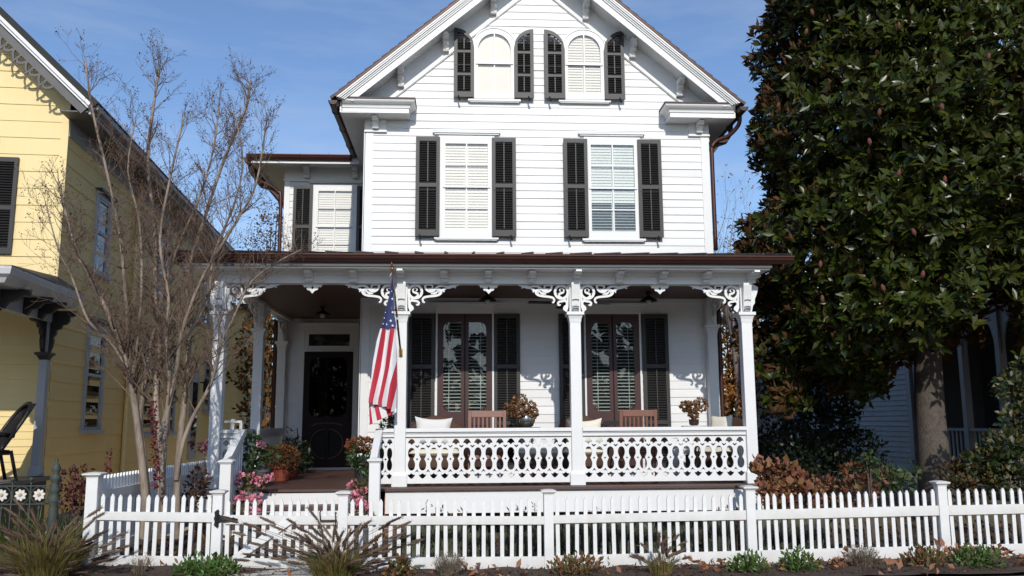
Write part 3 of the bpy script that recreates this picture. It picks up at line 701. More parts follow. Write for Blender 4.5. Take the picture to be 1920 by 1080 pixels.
# posts
def post(x,y,half=False,fl=True,out=0):
    b=MB(); h=HB; b.lathe([(h,.885),(h,3.10)],(x,y,0),sq=True)
    o=b.build('porch_post',W,H,bevel=.008)
    b=MB(); b.lathe([(.112,FL+.002),(.112,.855),(.100,.875),(h+.001,.9)],(x,y,0),sq=True); b.build('base',W,o,bevel=.006)
    b=MB(); b.lathe([(h+.001,3.09),(.088,3.11),(.094,3.15),(.108,3.19),(.118,3.205),(.132,3.207),(.132,3.255),(.09,3.257)],(x,y,0),sq=True); b.lathe([(.084,3.257),(.084,3.69)],(x,y,0),sq=True); b.build('capital',W,o,bevel=.004)
    if fl:
        b=MB(); b.prism([(y-.086,3.275),(y-.125,3.275),(y-.15,3.36),(y-.17,3.5),(y-.20,3.66),(y-.20,3.69),(y-.086,3.69)],x-.062,x+.062,'x')
        for k in range(5): xx=x-.048+k*.024; b.prism([(y-.128,3.44),(y-.168,3.44),(y-.178,3.5),(y-.206,3.65),(y-.128,3.65)],xx-.007,xx+.007,'x')
        b.build('fluted_bracket',W,o)
        b=MB()
        for zz in (3.425,3.325,3.295): b.prism([(x-.05,zz),(x-.03,zz+.008),(x,zz+.012),(x+.03,zz+.008),(x+.05,zz),(x+.05,zz+.006),(x+.03,zz+.014),(x,zz+.018),(x-.03,zz+.014),(x-.05,zz+.006)],y-.185 if zz>3.4 else y-.165,y-.12,'y')
        b.build('incised_arcs',GREYT,o)
    if out:
        P=[(0,3.275),(.02,3.275),(.04,3.36),(.07,3.40),(.075,3.47),(.10,3.52),(.13,3.62),(.13,3.655),(.06,3.69),(0,3.69)]
        b=MB(); b.prism([(x+out*(h+.004+p[0]),p[1]) for p in P],y-.03,y+.03,'y')
        for zz,dx in ((3.42,.03),(3.50,.045),(3.58,.06)): b.ball((x+out*(h+dx),y-.03,zz),.009,6,4)
        b.build('side_bracket',W,o)
    return o
for i,x in enumerate(PXS): post(x,YP,out=(-1 if i==0 else 1 if i==3 else 0))
post(-3.55,15.4,fl=False); post(-3.64,YW-.10,fl=False); post(4.315,YM-.115,fl=False)
# corbels along the frieze
for x in [-2.98, -2.274, -1.612, -0.913, -0.266, 0.393, 1.055, 1.73, 2.384, 3.05, 3.721, 4.42]:
    at_post=min(abs(x-p) for p in PXS)<.12
    bracket(x,12.899,3.69,.158,.36 if at_post else .26,.085,H,'frieze_corbel')
b=MB(); pr=[(4.42+p[0]*-1,3.69+p[1]) for p in bracket_profile(.158,.2)]; b.prism(pr,12.95,13.03,'y'); b.build('frieze_corbel',W,H)
# railings with fretwork panels
def panel_holes(x0,x1,n,xmin=None):
    p=(x1-x0)/n; hs=[]
    f8=[(0,1.250),(.15,1.243),(.27,1.218),(.325,1.180),(.31,1.140),(.22,1.105),(.155,1.085),(.22,1.066),(.31,1.032),(.33,.995),(.28,.953),(.15,.927),(0,.920)]
    dome=[(-.34,1.312),(-.30,1.338),(-.17,1.366),(0,1.378),(.17,1.366),(.30,1.338),(.34,1.312),(.2,1.316),(.09,1.302),(0,1.287),(-.09,1.302),(-.2,1.316)]
    bott=[(-.34,.866),(-.2,.860),(-.09,.872),(0,.884),(.09,.872),(.2,.860),(.34,.866),(.26,.835),(.12,.812),(0,.802),(-.12,.812),(-.26,.835)]
    vee=[(-.21,1.280),(-.12,1.286),(0,1.270),(.12,1.286),(.21,1.280),(.13,1.262),(0,1.244),(-.13,1.262)]
    inv=[(-.22,.892),(-.1,.914),(0,.940),(.1,.914),(.22,.892),(.1,.900),(0,.908),(-.1,.900)]
    qf=[]
    for k in range(16):
        t=2*pi*k/16; r=.020 if k%4==0 else (.010 if k%4==2 else .014); qf.append((r*cos(t),1.084+r*sin(t)))
    for i in range(n):
        c=x0+(i+.5)*p
        for sh in ([(a,z) for a,z in f8]+[(-a,z) for a,z in f8[-2:0:-1]],dome,bott): hs.append([(c+a*p,z) for a,z in sh])
    for i in range(n+1):
        c=x0+i*p
        if c-.24*p<x0+.002 or c+.24*p>x1-.002: continue
        for sh in (vee,inv): hs.append([(c+a*p,z) for a,z in sh])
        hs.append([(c+a,z) for a,z in qf])
    return hs
def railing(x0,x1,n):
    b=MB(); b.box(x0,x1,YP-.10,YP+.05,1.475,1.528); b.box(x0,x1,YP-.075,YP+.03,1.452,1.475); b.box(x0,x1,YP-.06,YP+.02,1.405,1.452)
    o=b.build('railing',W,H,bevel=.005)
    g=.006
    curve_mesh('fretwork_panel',[[(x0,.735),(x1,.735),(x1,1.404),(x0,1.404)]]+panel_holes(x0+g,x1-g,n),YP-.028,YP-.003,W,o)
    return o
railing(PXS[1]+HB+.002,PXS[2]-HB-.002,15); railing(PXS[2]+HB+.002,PXS[3]-HB-.002,15)
railing(PXS[0]+HB+.002,-3.17,2); railing(-1.23,PXS[1]-HB-.002,2)
def side_railing(x,y0,y1):
    b=MB(); b.box(x-.07,x+.07,y0,y1,1.45,1.52); b.box(x-.03,x+.03,y0,y1,1.37,1.45); b.box(x-.03,x+.03,y0,y1,.74,.84); o=b.build('railing',W,H)
    b=MB(); y=y0+.05
    while y<y1-.03: b.box(x-.012,x+.012,y,y+.05,.84,1.37); y+=.095
    b.build('balusters',W,o)
side_railing(-3.58,YP+HB+.03,15.4-HB); side_railing(-3.6,15.4+HB,YW-.2); side_railing(4.345,YP+HB+.03,YM-.2)
def stair_rail(x,sg):
    b=MB(); b.prism([(12.98,1.528),(12.90,1.528),(12.06,1.10),(12.06,1.01),(12.98,1.44)],x-.05,x+.05,'x'); b.prism([(12.98,1.44),(12.06,1.01),(12.06,.93),(12.98,1.36)],x-.025,x+.025,'x'); o=b.build('stair_rail',W,H,bevel=.004)
    b=MB()
    for k in range(7):
        y=12.14+k*.12; z1=1.36-(12.98-y)*.467; b.prism([(y-.035,z1-.60),(y+.035,z1-.57),(y+.015,z1-.42),(y+.04,z1-.3),(y+.015,z1-.16),(y+.03,z1+.015),(y-.03,z1-.015),(y-.015,z1-.16),(y-.04,z1-.3),(y-.015,z1-.42)],x-.012,x+.012,'x')
    b.prism([(12.98,.80),(12.06,.36),(12.06,.28),(12.98,.72)],x-.025,x+.025,'x'); b.build('balusters',W,o)
stair_rail(-3.175,1); stair_rail(-1.20,-1)
CAP=[(.072,0),(.078,.012),(.095,.03),(.10,.034),(.10,.05),(.06,.066),(.001,.078)]
for x in (-3.135,-1.165):
    b=MB(); b.lathe([(.073,-.05),(.073,1.075)],(x,12.02,0),sq=True); o=b.build('newel_post',W,H,bevel=.006)
    b=MB(); b.lathe([(r,1.076+z) for r,z in CAP],(x,12.02,0),sq=True); b.build('newel_cap',W,o)
for z,y0 in ((.48,12.42),(.27,12.12)):
    b=MB(); b.box(-3.06,-1.24,y0-.03,12.72,z-.045,z); o=b.build('step',DECK,H)
    b=MB(); b.box(-3.06,-1.24,y0,y0+.03,z-.22,z-.046); b.build('riser',W,o)
b=MB(); b.box(-3.06,-1.24,12.70,12.73,.482,.638); b.build('riser',W,H)
# ceiling lamps and fan
LGLOW=mat('frosted_lamp_glass',(.55,.53,.48),.2,(.5,.48,.42),3,.5)
def lamp(x,y,z=3.735):
    b=MB(); b.lathe([(.05,0),(.05,-.03),(.03,-.04),(.03,-.07),(.07,-.09),(.14,-.135),(.145,-.15),(.10,-.14),(.001,-.13)],(x,y,z),16); o=b.build('ceiling_lamp',IRON,H,smooth=True)
    b=MB(); b.ball((x,y,z-.165),.05,10,6); b.build('bulb_globe',LGLOW,o,smooth=True)
lamp(-2.56,16.0); lamp(.42,14.1); lamp(3.10,14.1)
b=MB(); b.lathe([(.02,0),(.02,-.14),(.10,-.16),(.11,-.24),(.04,-.27),(.001,-.28)],(1.75,13.95,3.735),14); o=b.build('ceiling_fan',IRON,H)
for k in range(4):
    M=Matrix.Translation((1.75,13.95,3.53))@Matrix.Rotation(radians(8+90*k),4,'Z')@Matrix.Rotation(radians(8),4,'X'); MB().xbox(M,.13,.68,-.06,.06,-.006,.006).build('fan_blade',MARD,o)
# ------------------------------------------------------------------ camera, world, sun
cam=bpy.data.cameras.new('camera'); CAM=bpy.data.objects.new('camera',cam); COL.objects.link(CAM); SC.camera=CAM
cam.sensor_width=36; cam.lens=30.4388; cam.clip_start=.1; cam.clip_end=3000
R_=Matrix([[0.9983272, -0.0031296, -0.057733], [-0.0575339, -0.1525967, -0.9866124], [-0.0057222, 0.9882836, -0.1525215]]).to_4x4()
CAM.matrix_world=Matrix.Translation((0,0,1.62))@R_
wd=bpy.data.worlds.new('World'); SC.world=wd; wd.use_nodes=True; nt=wd.node_tree; N=nt.nodes; L=nt.links
SUN_EL,SUN_AZ=32.0,-1.5     # elevation; shadows run towards +Y, turned a little to the left
to_sun=Vector((-sin(radians(SUN_AZ))*cos(radians(SUN_EL)),-cos(radians(SUN_AZ))*cos(radians(SUN_EL)),sin(radians(SUN_EL))))
sky=N.new('ShaderNodeTexSky'); sky.sky_type='NISHITA'; sky.sun_disc=False; sky.sun_elevation=radians(SUN_EL); sky.sun_rotation=radians(180+SUN_AZ); sky.air_density=1.0; sky.dust_density=.6; sky.ozone_density=1.6
tc=N.new('ShaderNodeTexCoord'); mp=N.new('ShaderNodeMapping'); mp.inputs['Scale'].default_value=(1.2,1.2,7); mp.inputs['Rotation'].default_value=(.25,.1,.3)
nz=N.new('ShaderNodeTexNoise'); nz.inputs['Scale'].default_value=2.3; nz.inputs['Detail'].default_value=7; nz.inputs['Roughness'].default_value=.6
rp=N.new('ShaderNodeValToRGB'); rp.color_ramp.elements[0].position=.46; rp.color_ramp.elements[1].position=.85; rp.color_ramp.elements[1].color=(.40,.40,.40,1)
mx=N.new('ShaderNodeMix'); mx.data_type='RGBA'; mx.inputs[7].default_value=(6.0,6.6,7.6,1)
L.new(tc.outputs['Generated'],mp.inputs['Vector']); L.new(mp.outputs['Vector'],nz.inputs['Vector']); L.new(nz.outputs['Fac'],rp.inputs['Fac']); tn=N.new('ShaderNodeMix'); tn.data_type='RGBA'; tn.blend_type='MULTIPLY'; tn.inputs[0].default_value=1; tn.inputs[7].default_value=(1.12,1.26,1.46,1); L.new(sky.outputs['Color'],tn.inputs[6]); L.new(rp.outputs['Color'],mx.inputs[0]); L.new(tn.outputs[2],mx.inputs[6])
L.new(mx.outputs[2],N['Background'].inputs['Color']); N['Background'].inputs['Strength'].default_value=.106
sl=bpy.data.lights.new('sun','SUN'); sl.energy=3.4; sl.angle=radians(.53); sl.color=(1,.955,.88); so=bpy.data.objects.new('sun',sl); COL.objects.link(so); so.rotation_euler=(-to_sun).to_track_quat('-Z','Y').to_euler()
SC.view_settings.view_transform='Standard'; SC.view_settings.look='None'; SC.view_settings.exposure=0; SC.view_settings.gamma=1
SC.render.engine='CYCLES'; SC.cycles.max_bounces=8; SC.cycles.transparent_max_bounces=16; SC.cycles.use_denoising=True; SC.cycles.caustics_reflective=False
# ------------------------------------------------------------------ ground
b=MB(); b.add([(-400,-300,-.012),(400,-300,-.012),(400,600,-.012),(-400,600,-.012)],[(0,1,2,3)]); tag(b.build('ground',LAWN),kind='structure')
# ------------------------------------------------------------------ picket fence along the pavement
YF=9.85
SIT=[(-5,.10),(-3.9,.12),(-2.64,.08),(-1.3,.02),(.97,.02),(3.23,.025),(4.4,.05),(5.46,.075),(6.5,.085),(9,.11)]
def gz(x): return float(np.interp(x,[p[0] for p in SIT],[p[1] for p in SIT]))
FCAP=[(.056,0),(.058,.01),(.066,.018),(.082,.028),(.086,.032),(.086,.046),(.05,.056),(.001,.062)]
PICK=None
def picket_mesh(w,h,d=.022):
    pts=[(-w/2,0),(w/2,0),(w/2,h-.035),(.004,h),(-.004,h),(-w/2,h-.035)]; b=MB(); b.prism(pts,-d/2,d/2,'y'); return b
def fence_post(x,y,z0,h,par,w=.052,cap=True):
    b=MB(); b.lathe([(w,z0-.1),(w,h)],(x,y,0),sq=True); o=b.build('post',WF,par,bevel=.004)
    b=MB(); b.lathe([(r*w/.054,h+.001+z) for r,z in FCAP],(x,y,0),sq=True); b.build('post_cap',WF,o)
    return o
def span(par,x0,x1,y,n,tops,rt,rb,bt,bb,first=None):
    """n pickets between x0,x1; tops/rail levels given at both ends"""
    L_=lambda p,t:p[0]+(p[1]-p[0])*t
    b=MB(); b.add([(x0,y-.035,rb[0]),(x1,y-.035,rb[1]),(x1,y-.035,rt[1]),(x0,y-.035,rt[0]),(x0,y-.012,rb[0]),(x1,y-.012,rb[1]),(x1,y-.012,rt[1]),(x0,y-.012,rt[0])],[(0,1,2,3),(7,6,5,4),(0,4,5,1),(3,2,6,7),(0,3,7,4),(1,5,6,2)]); b.build('rail',WF,par)
    b=MB(); b.add([(x0,y-.033,bb[0]),(x1,y-.033,bb[1]),(x1,y-.033,bt[1]),(x0,y-.033,bt[0]),(x0,y-.012,bb[0]),(x1,y-.012,bb[1]),(x1,y-.012,bt[1]),(x0,y-.012,bt[0])],[(0,1,2,3),(7,6,5,4),(0,4,5,1),(3,2,6,7),(0,3,7,4),(1,5,6,2)]); b.build('base_board',WF,par)
    src=None
    for i in range(n):
        t=(i+.5)/n; x=x0+(x1-x0)*t; zt=L_(tops,t); zb=L_(bb,t)+.03
        if src is None:
            m=picket_mesh(.042,zt-zb); m.v=[(p[0]+x,p[1]+y,p[2]+zb) for p in m.v]; src=m.build('picket',WF,par); h0=zt-zb
        else:
            c=copy_part(src,par); c.location=(x+random.uniform(-.004,.004),y+random.uniform(-.002,.002),zb); c.scale=(1,1,(zt-zb+random.uniform(-.006,.006))/h0)
        (c if i else src).rotation_euler=(0,radians(random.uniform(-.9,.9)),0)
FA=thing('picket_fence','white picket fence section left of the gate, with the tall corner post','fence',(-3.3,YF,.1))
fence_post(-3.975,YF,.12,1.045,FA,.062); fence_post(-2.64,YF,.08,.845,FA)
span(FA,-3.91,-2.69,YF,13,(.872,.837),(.690,.662),(.603,.562),(.234,.202),(.115,.082))
FB=thing('picket_fence','long white picket fence section right of the gate, running past the tree trunk','fence',(3,YF,.05))
for x,h in ((-1.29,.820),(.967,.814),(3.245,.832),(5.472,.864),(7.75,.88)): fence_post(x,YF,gz(x),h,FB)
span(FB,-1.24,.915,YF,21,(.786,.771),(.612,.582),(.519,.495),(.168,.153),(.022,.020))
span(FB,1.02,3.19,YF,21,(.786,.793),(.590,.622),(.505,.519),(.158,.182),(.020,.022))
span(FB,3.30,5.42,YF,22,(.795,.824),(.624,.648),(.520,.540),(.183,.207),(.024,.062))
span(FB,5.53,7.70,YF,21,(.825,.84),(.648,.662),(.541,.565),(.208,.228),(.063,.09))
GT=thing('garden_gate','white picket gate with a diagonal brace and black strap hinges','gate',(-1.97,YF,.05))
span(GT,-2.575,-1.355,YF,13,(.800,.782),(.637,.612),(.541,.521),(.19,.155),(.085,.055))
b=MB(); Mx=Matrix.Translation((-2.19,YF-.034,.345))@Matrix.Rotation(-radians(35),4,'Y'); b.xbox(Mx,-.46,.46,-.011,.011,-.042,.042); b.build('diagonal_brace',WF,GT)
b=MB(); b.box(-2.59,-2.53,YF-.045,YF-.036,.10,.20)
def strap_hinge(z,dz):
    b=MB(); x0=-2.645
    P=[(0,-.085),(.02,-.10),(.034,-.078),(.030,-.05),(.045,-.038),(.13,-.024),(.17,-.014),(.185,-.022),(.20,-.012),(.225,-.010),(.235,0),(.225,.010),(.20,.012),(.185,.022),(.17,.014),(.13,.024),(.045,.038),(.030,.05),(.034,.078),(.02,.10),(0,.085),(-.018,.07),(-.012,.03),(-.022,0),(-.012,-.03),(-.018,-.07)]
    b.prism([(x0+p[0]*1.0,z+p[1]+dz*p[0]) for p in P],YF-.064,YF-.057,'y'); b.tube([(x0+.02,YF-.066,z-.06),(x0+.02,YF-.066,z+.06)],.009,6); return b.build('hinge',IRON,GT)
strap_hinge(.603,-.05); strap_hinge(.165,-.12)
b=MB(); b.box(-1.53,-1.35,YF-.058,YF-.045,.557,.575); b.tube([(-1.525,YF-.05,.56),(-1.53,YF-.06,.60),(-1.535,YF-.06,.655),(-1.527,YF-.055,.67)],.008,6); b.tube([(-1.365,YF-.055,.50),(-1.365,YF-.06,.63)],.007,6); b.ball((-1.365,YF-.06,.645),.014,6,4); b.ball((-1.365,YF-.06,.49),.014,6,4); b.build('latch',mat('rusty_steel',(.10,.065,.045),.55,(.05,.035,.03),20,.6,.1,60,metal=.6),GT)
# boundary fence running back between the two gardens
SF=thing('boundary_fence','white picket fence running back along the boundary beside the yellow house','fence',(-3.95,12,.1))
n=44; src=None
for i in range(n):
    y=9.98+i*(14.05-9.98)/n
    if src is None:
        m=picket_mesh(.045,.83); m.v=[(p[1]-3.95,p[0]+y,p[2]+.23) for p in m.v]; src=m.build('picket',WF,SF)
    else:
        c=copy_part(src,SF,(0,i*(14.05-9.98)/n,0))
b=MB(); b.box(-3.935,-3.912,9.92,14.1,.80,.90); b.build('rail',WF,SF)
b=MB(); b.box(-3.935,-3.912,9.92,14.1,.16,.30); b.build('base_board',WF,SF)
fence_post(-3.95,14.12,.1,1.05,SF)
# ------------------------------------------------------------------ old iron fence with daisy rings
YI=9.95
IF=thing('iron_fence','old dark green iron fence with white daisies in a row of rings','fence',(-5.2,YI,.1))
IRG=mat('verdigris_iron',(.055,.085,.07),.7,(.03,.022,.016),14,.7,.5,60)
DAI=mat('white_daisy_enamel',(.72,.70,.66),.5,(.60,.55,.48),10,.6); DAC=mat('daisy_centre',(.55,.42,.16),.6)
px=(-4.43, 0.847)
b=MB(); zt=1.264; c=(px[0],YI,0)
b.lathe([(.055,.0),(.055,.38),(.050,.42),(.042,.45),(.048,.55),(.050,.72),(.042,.74),(.058,.78),(.060,.82),(.046,.84),(.046,.875),(.058,.90),(.060,.93),(.040,.96),(.040,1.0),(.058,1.03),(.055,1.055),(.034,1.075),(.03,1.09),(.044,1.12),(.046,1.15),(.03,1.185),(.012,1.205),(.02,1.23),(.001,zt)],c,14)
b.box(px[0]-.085,px[0]-.05,YI-.02,YI+.02,.76,.80); b.box(px[0]+.05,px[0]+.08,YI-.02,YI+.02,.76,.80); b.build('post',IRG,IF,smooth=True)
zr1=0.957; zr2=0.764; sp=0.197; xc0=-4.587
b=MB(); b.box(-7.2,px[0]-.05,YI-.008,YI+.008,zr1-.006,zr1+.006); b.build('rail',IRG,IF); b=MB(); b.box(-7.2,px[0]-.05,YI-.008,YI+.008,zr2-.006,zr2+.006); b.build('rail',IRG,IF); b=MB(); b.box(-7.2,px[0]-.05,YI-.008,YI+.008,.22,.235); b.build('rail',IRG,IF)
for k in range(9):
    xc=xc0-k*sp; zc=(zr1+zr2)/2; R0=(zr1-zr2)/2-.006
    b=MB(); b.tube([(xc+R0*cos(t),YI,zc+R0*sin(t)) for t in np.linspace(0,2*pi,21)],.006,5); rg=b.build('ring',IRG,IF)
    b=MB()
    for j in range(8):
        a=j*pi/4+.2; d=(cos(a),sin(a)); q=(-d[1],d[0]); L2=R0*.74
        P=[(xc+d[0]*l+q[0]*w_,zc+d[1]*l+q[1]*w_) for l,w_ in ((.012,0),(L2*.55,.017),(L2*.8,.013),(L2,0),(L2*.8,-.013),(L2*.55,-.017))]; b.prism(P,YI-.014-j*.0004,YI-.006,'y')
    b.mi=1; b.ball((xc,YI-.016,zc),.014,8,5); b.build('daisy',[DAI,DAC],IF)
    xb=xc-sp/2; b=MB(); b.tube([(xb,YI,.1),(xb,YI,zr1+.05)],.008,6); b.ball((xb,YI,zr1+.07),.026,8,6); b.build('baluster',IRG,IF,smooth=True)
    b=MB(); b.tube([(xc,YI,.1),(xc,YI,zr2-.06)],.008,6); b.tube([(xc,YI,zr2-.07),(xc,YI,zr2-.045),(xc,YI,zr2-.012)],[.008,.017,.002],6); b.build('baluster',IRG,IF)
# ------------------------------------------------------------------ yellow neighbour (local axes: x along the front, y back)
YH=thing('yellow_house','tall yellow shingled house with grey trim and dark shutters on the left','house',(-6.38677,13.9,0),radians(4.4))
YMX=wm(YH)
def yb(mb,name,m,par=None,**k):
    mb.mat4(YMX)
    return mb.build(name,m,par or YH,**k)
GRD=mat('dark_grey_bargeboard',(.13,.125,.125),.6,(.09,.088,.088),5,.6)
YSL=.96; YEZ=6.62   # rake slope, eave height
b=MB(); hw=4.0
boards(b,[(0,2.72),(hw*2,2.72),(hw*2,6.9),(hw,6.9+hw*YSL),(0,6.9)],(-2*hw,0,0),(1,0,0),(0,-1,0),.278,6.491*0+6.744,lip=.012); yb(b,'front_wall',YS)
b=MB(); boards(b,[(0,.5),(2*hw,.5),(2*hw,2.72),(0,2.72)],(-2*hw,0,0),(1,0,0),(0,-1,0),.114,2.539,lip=.010); yb(b,'porch_wall',YC)
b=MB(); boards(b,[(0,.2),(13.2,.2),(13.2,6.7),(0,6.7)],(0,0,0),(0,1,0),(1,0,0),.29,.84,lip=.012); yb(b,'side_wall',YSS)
b=MB(); b.box(-.10,.012,-.025,.01,2.7,6.8); b.build('corner_board',YS) if 0 else yb(b,'corner_board',YS)
# roof, rake trim, bargeboard
def rk(s0,s1,n0,n1,y0,y1):   # box along the front rake: s from the eave up the slope, n normal
    ca,sa=1/sqrt(1+YSL**2),YSL/sqrt(1+YSL**2); ex,ez=.47,YEZ
    P=[(ex-ca*s+sa*n,ez+sa*s+ca*n) for s,n in ((s0,n0),(s1,n0),(s1,n1),(s0,n1))]
    return P
b=MB(); b.prism(rk(-.05,6.3,.02,.12,0,0),-.46,14.0,'y'); b.prism([(-8-p[0],p[1]) for p in rk(-.05,6.3,.02,.12,0,0)],-.46,14.0,'y'); yb(b,'roof',mat('dark_roof_shingles',(.035,.034,.032),.9,(.022,.021,.02),10,.8,.4,40))
b=MB(); b.prism(rk(-.02,6.3,-.07,.02,0,0),-.50,-.42,'y'); b.prism(rk(-.02,6.3,-.03,.02,0,0),-.54,-.50,'y'); yb(b,'rake_moulding',W)
b=MB(); b.prism(rk(.0,6.3,-.20,-.07,0,0),-.455,-.42,'y'); yb(b,'rake_board',GRD)
b=MB(); b.prism(rk(.3,6.3,-.10,-.07,0,0),-.42,.0,'y'); b.box(0,.47,-.42,13.9,YEZ-.11,YEZ-.09); yb(b,'soffit',GRD)
b=MB(); ca,sa=1/sqrt(1+YSL**2),YSL/sqrt(1+YSL**2)
def L2(s,n): return (.47-ca*s+sa*n,YEZ+sa*s+ca*n)
for k in range(20):
    s=.62+k*.285; j=(k%2)*.0012
    for pts,w in (([(s,-.20),(s+.03,-.27),(s+.09,-.31),(s+.14,-.27),(s+.11,-.24)],[.04,.036,.034,.03,.015]),([(s+.285,-.20),(s+.25,-.26),(s+.20,-.30),(s+.15,-.33)],[.04,.034,.03,.02]),([(s+.14,-.20),(s+.145,-.26),(s+.15,-.36)],[.045,.022,.034])):
        b.ribbon([L2(*p) for p in pts],w,-.452-j,-.43-j); j+=.0022
yb(b,'bargeboard',GRD)
b=MB(); b.box(.435,.47,-.42,13.9,YEZ-.14,YEZ+.02); b.box(.0,.03,0,13.2,YEZ-.38,YEZ-.11); yb(b,'fascia',GREYT)
b=MB(); b.box(.475,.565,-.40,13.9,YEZ-.05,YEZ+.05); yb(b,'gutter',mat('aluminium_gutter',(.36,.36,.37),.5,(.27,.27,.28),6,.6,metal=.2))
GLY=glassmat('dark_window_glass',(.7,.7,.7),.25)
# side windows (distance back, width, z0, z1)
def ywin(y0,w,z0,z1,cap=True):
    o=MB(); Yc=y0+w/2; c=.10; t=.045
    for a in ((y0,y0+c,z0,z1),(y0+w-c,y0+w,z0,z1),(y0+c,y0+w-c,z1-c,z1)): o.box(.004,t,a[0],a[1],a[2],a[3])
    w_=yb(o,'window',GREYT)
    b=MB(); b.box(.004,.09,y0-.05,y0+w+.05,z0-.07,z0); yb(b,'sill',GREYT,w_)
    if cap: b=MB(); b.box(.004,.12,y0-.04,y0+w+.04,z1,z1+.05); yb(b,'cap_moulding',YT,w_)
    zm=(z0+z1)/2; b=MB()
    for za,zb,x in ((z0,zm+.02,.012),(zm-.02,z1-c,.022)):
        for q in ((y0+c,y0+c+.05,za,zb),(y0+w-c-.05,y0+w-c,za,zb),(y0+c+.05,y0+w-c-.05,za,za+.05),(y0+c+.05,y0+w-c-.05,zb-.045,zb)): b.box(x-.008,x+.012,*q)
    yb(b,'sash',GREYT,w_); b=MB(); b.box(.009,.011,y0+c,y0+w-c,z0,z1-c); yb(b,'pane',GLY if z1<4 else GLR,w_)
    b=MB(); b.box(.004,.006,y0+c,y0+w-c,z0,z1-c); yb(b,'room_behind',DARK,w_)
    return w_
ywin(1.45,.98,1.52,3.42); ywin(5.0,.95,1.40,3.42); ywin(7.25,.55,1.42,3.42)
ywin(1.45,.80,4.30,5.72); ywin(5.6,.72,4.25,5.90); ywin(10.27,.95,4.36,5.75)
ywin(10.98,.82,1.97,3.50,cap=False)
b=MB(); b.box(.004,.05,9.40,10.22,.7,3.08); o=yb(b,'side_door',GREYT); b=MB(); b.box(.05,.056,9.52,10.10,1.0,2.7); yb(b,'pane',GLR,o)
b=MB(); b.tube([(.10,3.80,YEZ-.05),(.08,3.80,6.2),(.06,3.80,.3)],.048,8); yb(b,'downspout',YS)
b=MB(); b.box(-.0,.05,3.86,3.90,.2,6.2); yb(b,'corner_strip',YS)
b=MB(); b.lathe([(.02,0),(.07,.03),(.07,.25),(.09,.27),(.03,.36),(.01,.42)],(.16,10.55,2.45),6); b.box(0,.16,10.53,10.57,2.72,2.75); yb(b,'lantern',IRON)
# front shutter and window at the frame edge
b=MB(); b.box(-1.95,-1.10,-.05,-.005,4.25,5.98); o=yb(b,'window',W); b=MB(); b.box(-2.02,-1.03,-.12,-.005,6.12,6.16); yb(b,'cap_moulding',YT,o); b=MB(); b.box(-1.98,-1.07,-.10,-.005,5.98,6.12); yb(b,'head_board',W,o)
sh=MB(); x0,x1,z0,z1=-1.06,-.70,4.27,5.84; st=.055
for q in ((x0,x0+st,z0,z1),(x1-st,x1,z0,z1),(x0+st,x1-st,z0,z0+.10),(x0+st,x1-st,z1-.075,z1),(x0+st,x1-st,4.98,5.05)): sh.box(q[0],q[1],-.06,-.02,q[2],q[3])
o=yb(sh,'shutter',BLK); b=MB(); louvres(b,x0+st,x1-st,z0+.1,4.98,-.04); louvres(b,x0+st,x1-st,5.05,z1-.075,-.04); b.box(x0+st,x1-st,-.024,-.021,z0+.05,z1-.05); yb(b,'louvres',BLK,o)
# porch: rear post, brackets, roof with right eave running forward
b=MB(); b.lathe([(.085,.86),(.085,.90),(.060,1.0),(.055,2.64),(.055,3.35)],(-.04,-.16,0),sq=True); o=yb(b,'porch_post',GREYT)
b=MB(); b.lathe([(.055,2.60),(.085,2.66),(.115,2.68),(.115,2.71),(.06,2.72)],(-.04,-.16,0),sq=True); yb(b,'capital',YT,o)
b=MB(); b.box(-.10,.04,-2.55,-.02,3.18,3.40); yb(b,'porch_beam',GREYT)
def yscroll(par,axis,sg,org,sc=1.0):
    P=[(.06,3.36),(.06,2.72),(.10,2.78),(.12,2.90),(.11,2.95),(.15,3.0),(.15,3.06),(.21,3.08),(.23,3.14),(.29,3.15),(.33,3.20),(.33,3.26),(.40,3.28),(.42,3.36)]
    b=MB()
    if axis=='x': b.prism([(org[0]+sg*p[0],p[1]) for p in P],org[1]-.03,org[1]+.03,'y')
    else: b.prism([(org[1]+sg*(p[0]*sc),p[1]-.12 if p[1]>3.2 else p[1]) for p in P],org[0]-.03,org[0]+.03,'x')
    yb(b,'bracket',YT,par)
yscroll(o,'x',1,(-.04,-.16)); yscroll(o,'y',-1,(-.04,-.16),1.5)
for y in (-.72,-1.25,-2.0):
    b=MB(); b.prism([(.045,3.18),(.09,3.16),(.14,3.24),(.25,3.27),(.30,3.33),(.40,3.34),(.42,3.42),(.045,3.42)],y-.04,y+.04,'y'); yb(b,'eave_bracket',YT)
p2=MB(); p2.lathe([(.085,.86),(.085,.90),(.06,1.0),(.055,2.64),(.055,3.35)],(-.04,-2.42,0),sq=True); o2=yb(p2,'porch_post',GREYT); yscroll(o2,'y',1,(-.04,-2.42),1.5); yscroll(o2,'x',-1,(-.04,-2.42))
b=MB(); prof=[(0,3.42),(.05,3.43),(.09,3.49),(.15,3.53),(.17,3.60),(.17,3.63),(0,3.63)]
b.sweep([(-6,-2.52),(.26,-2.52),(.26,.0)],prof); yb(b,'eave_moulding',mat('pale_grey_trim',(.62,.62,.63),.5,(.52,.52,.53),4,.6))
b=MB(); b.box(-6,.26,-2.52,-.01,3.415,3.43); yb(b,'porch_ceiling',GREYT)
b=MB(); b.add([(-6,-2.70,3.635),(.44,-2.70,3.635),(.44,.0,3.635),(.0,0,3.93),(-6,0,3.93),(-6,-2.7,3.64)],[(0,1,3,4),(1,2,3)]); yb(b,'porch_roof',YT)
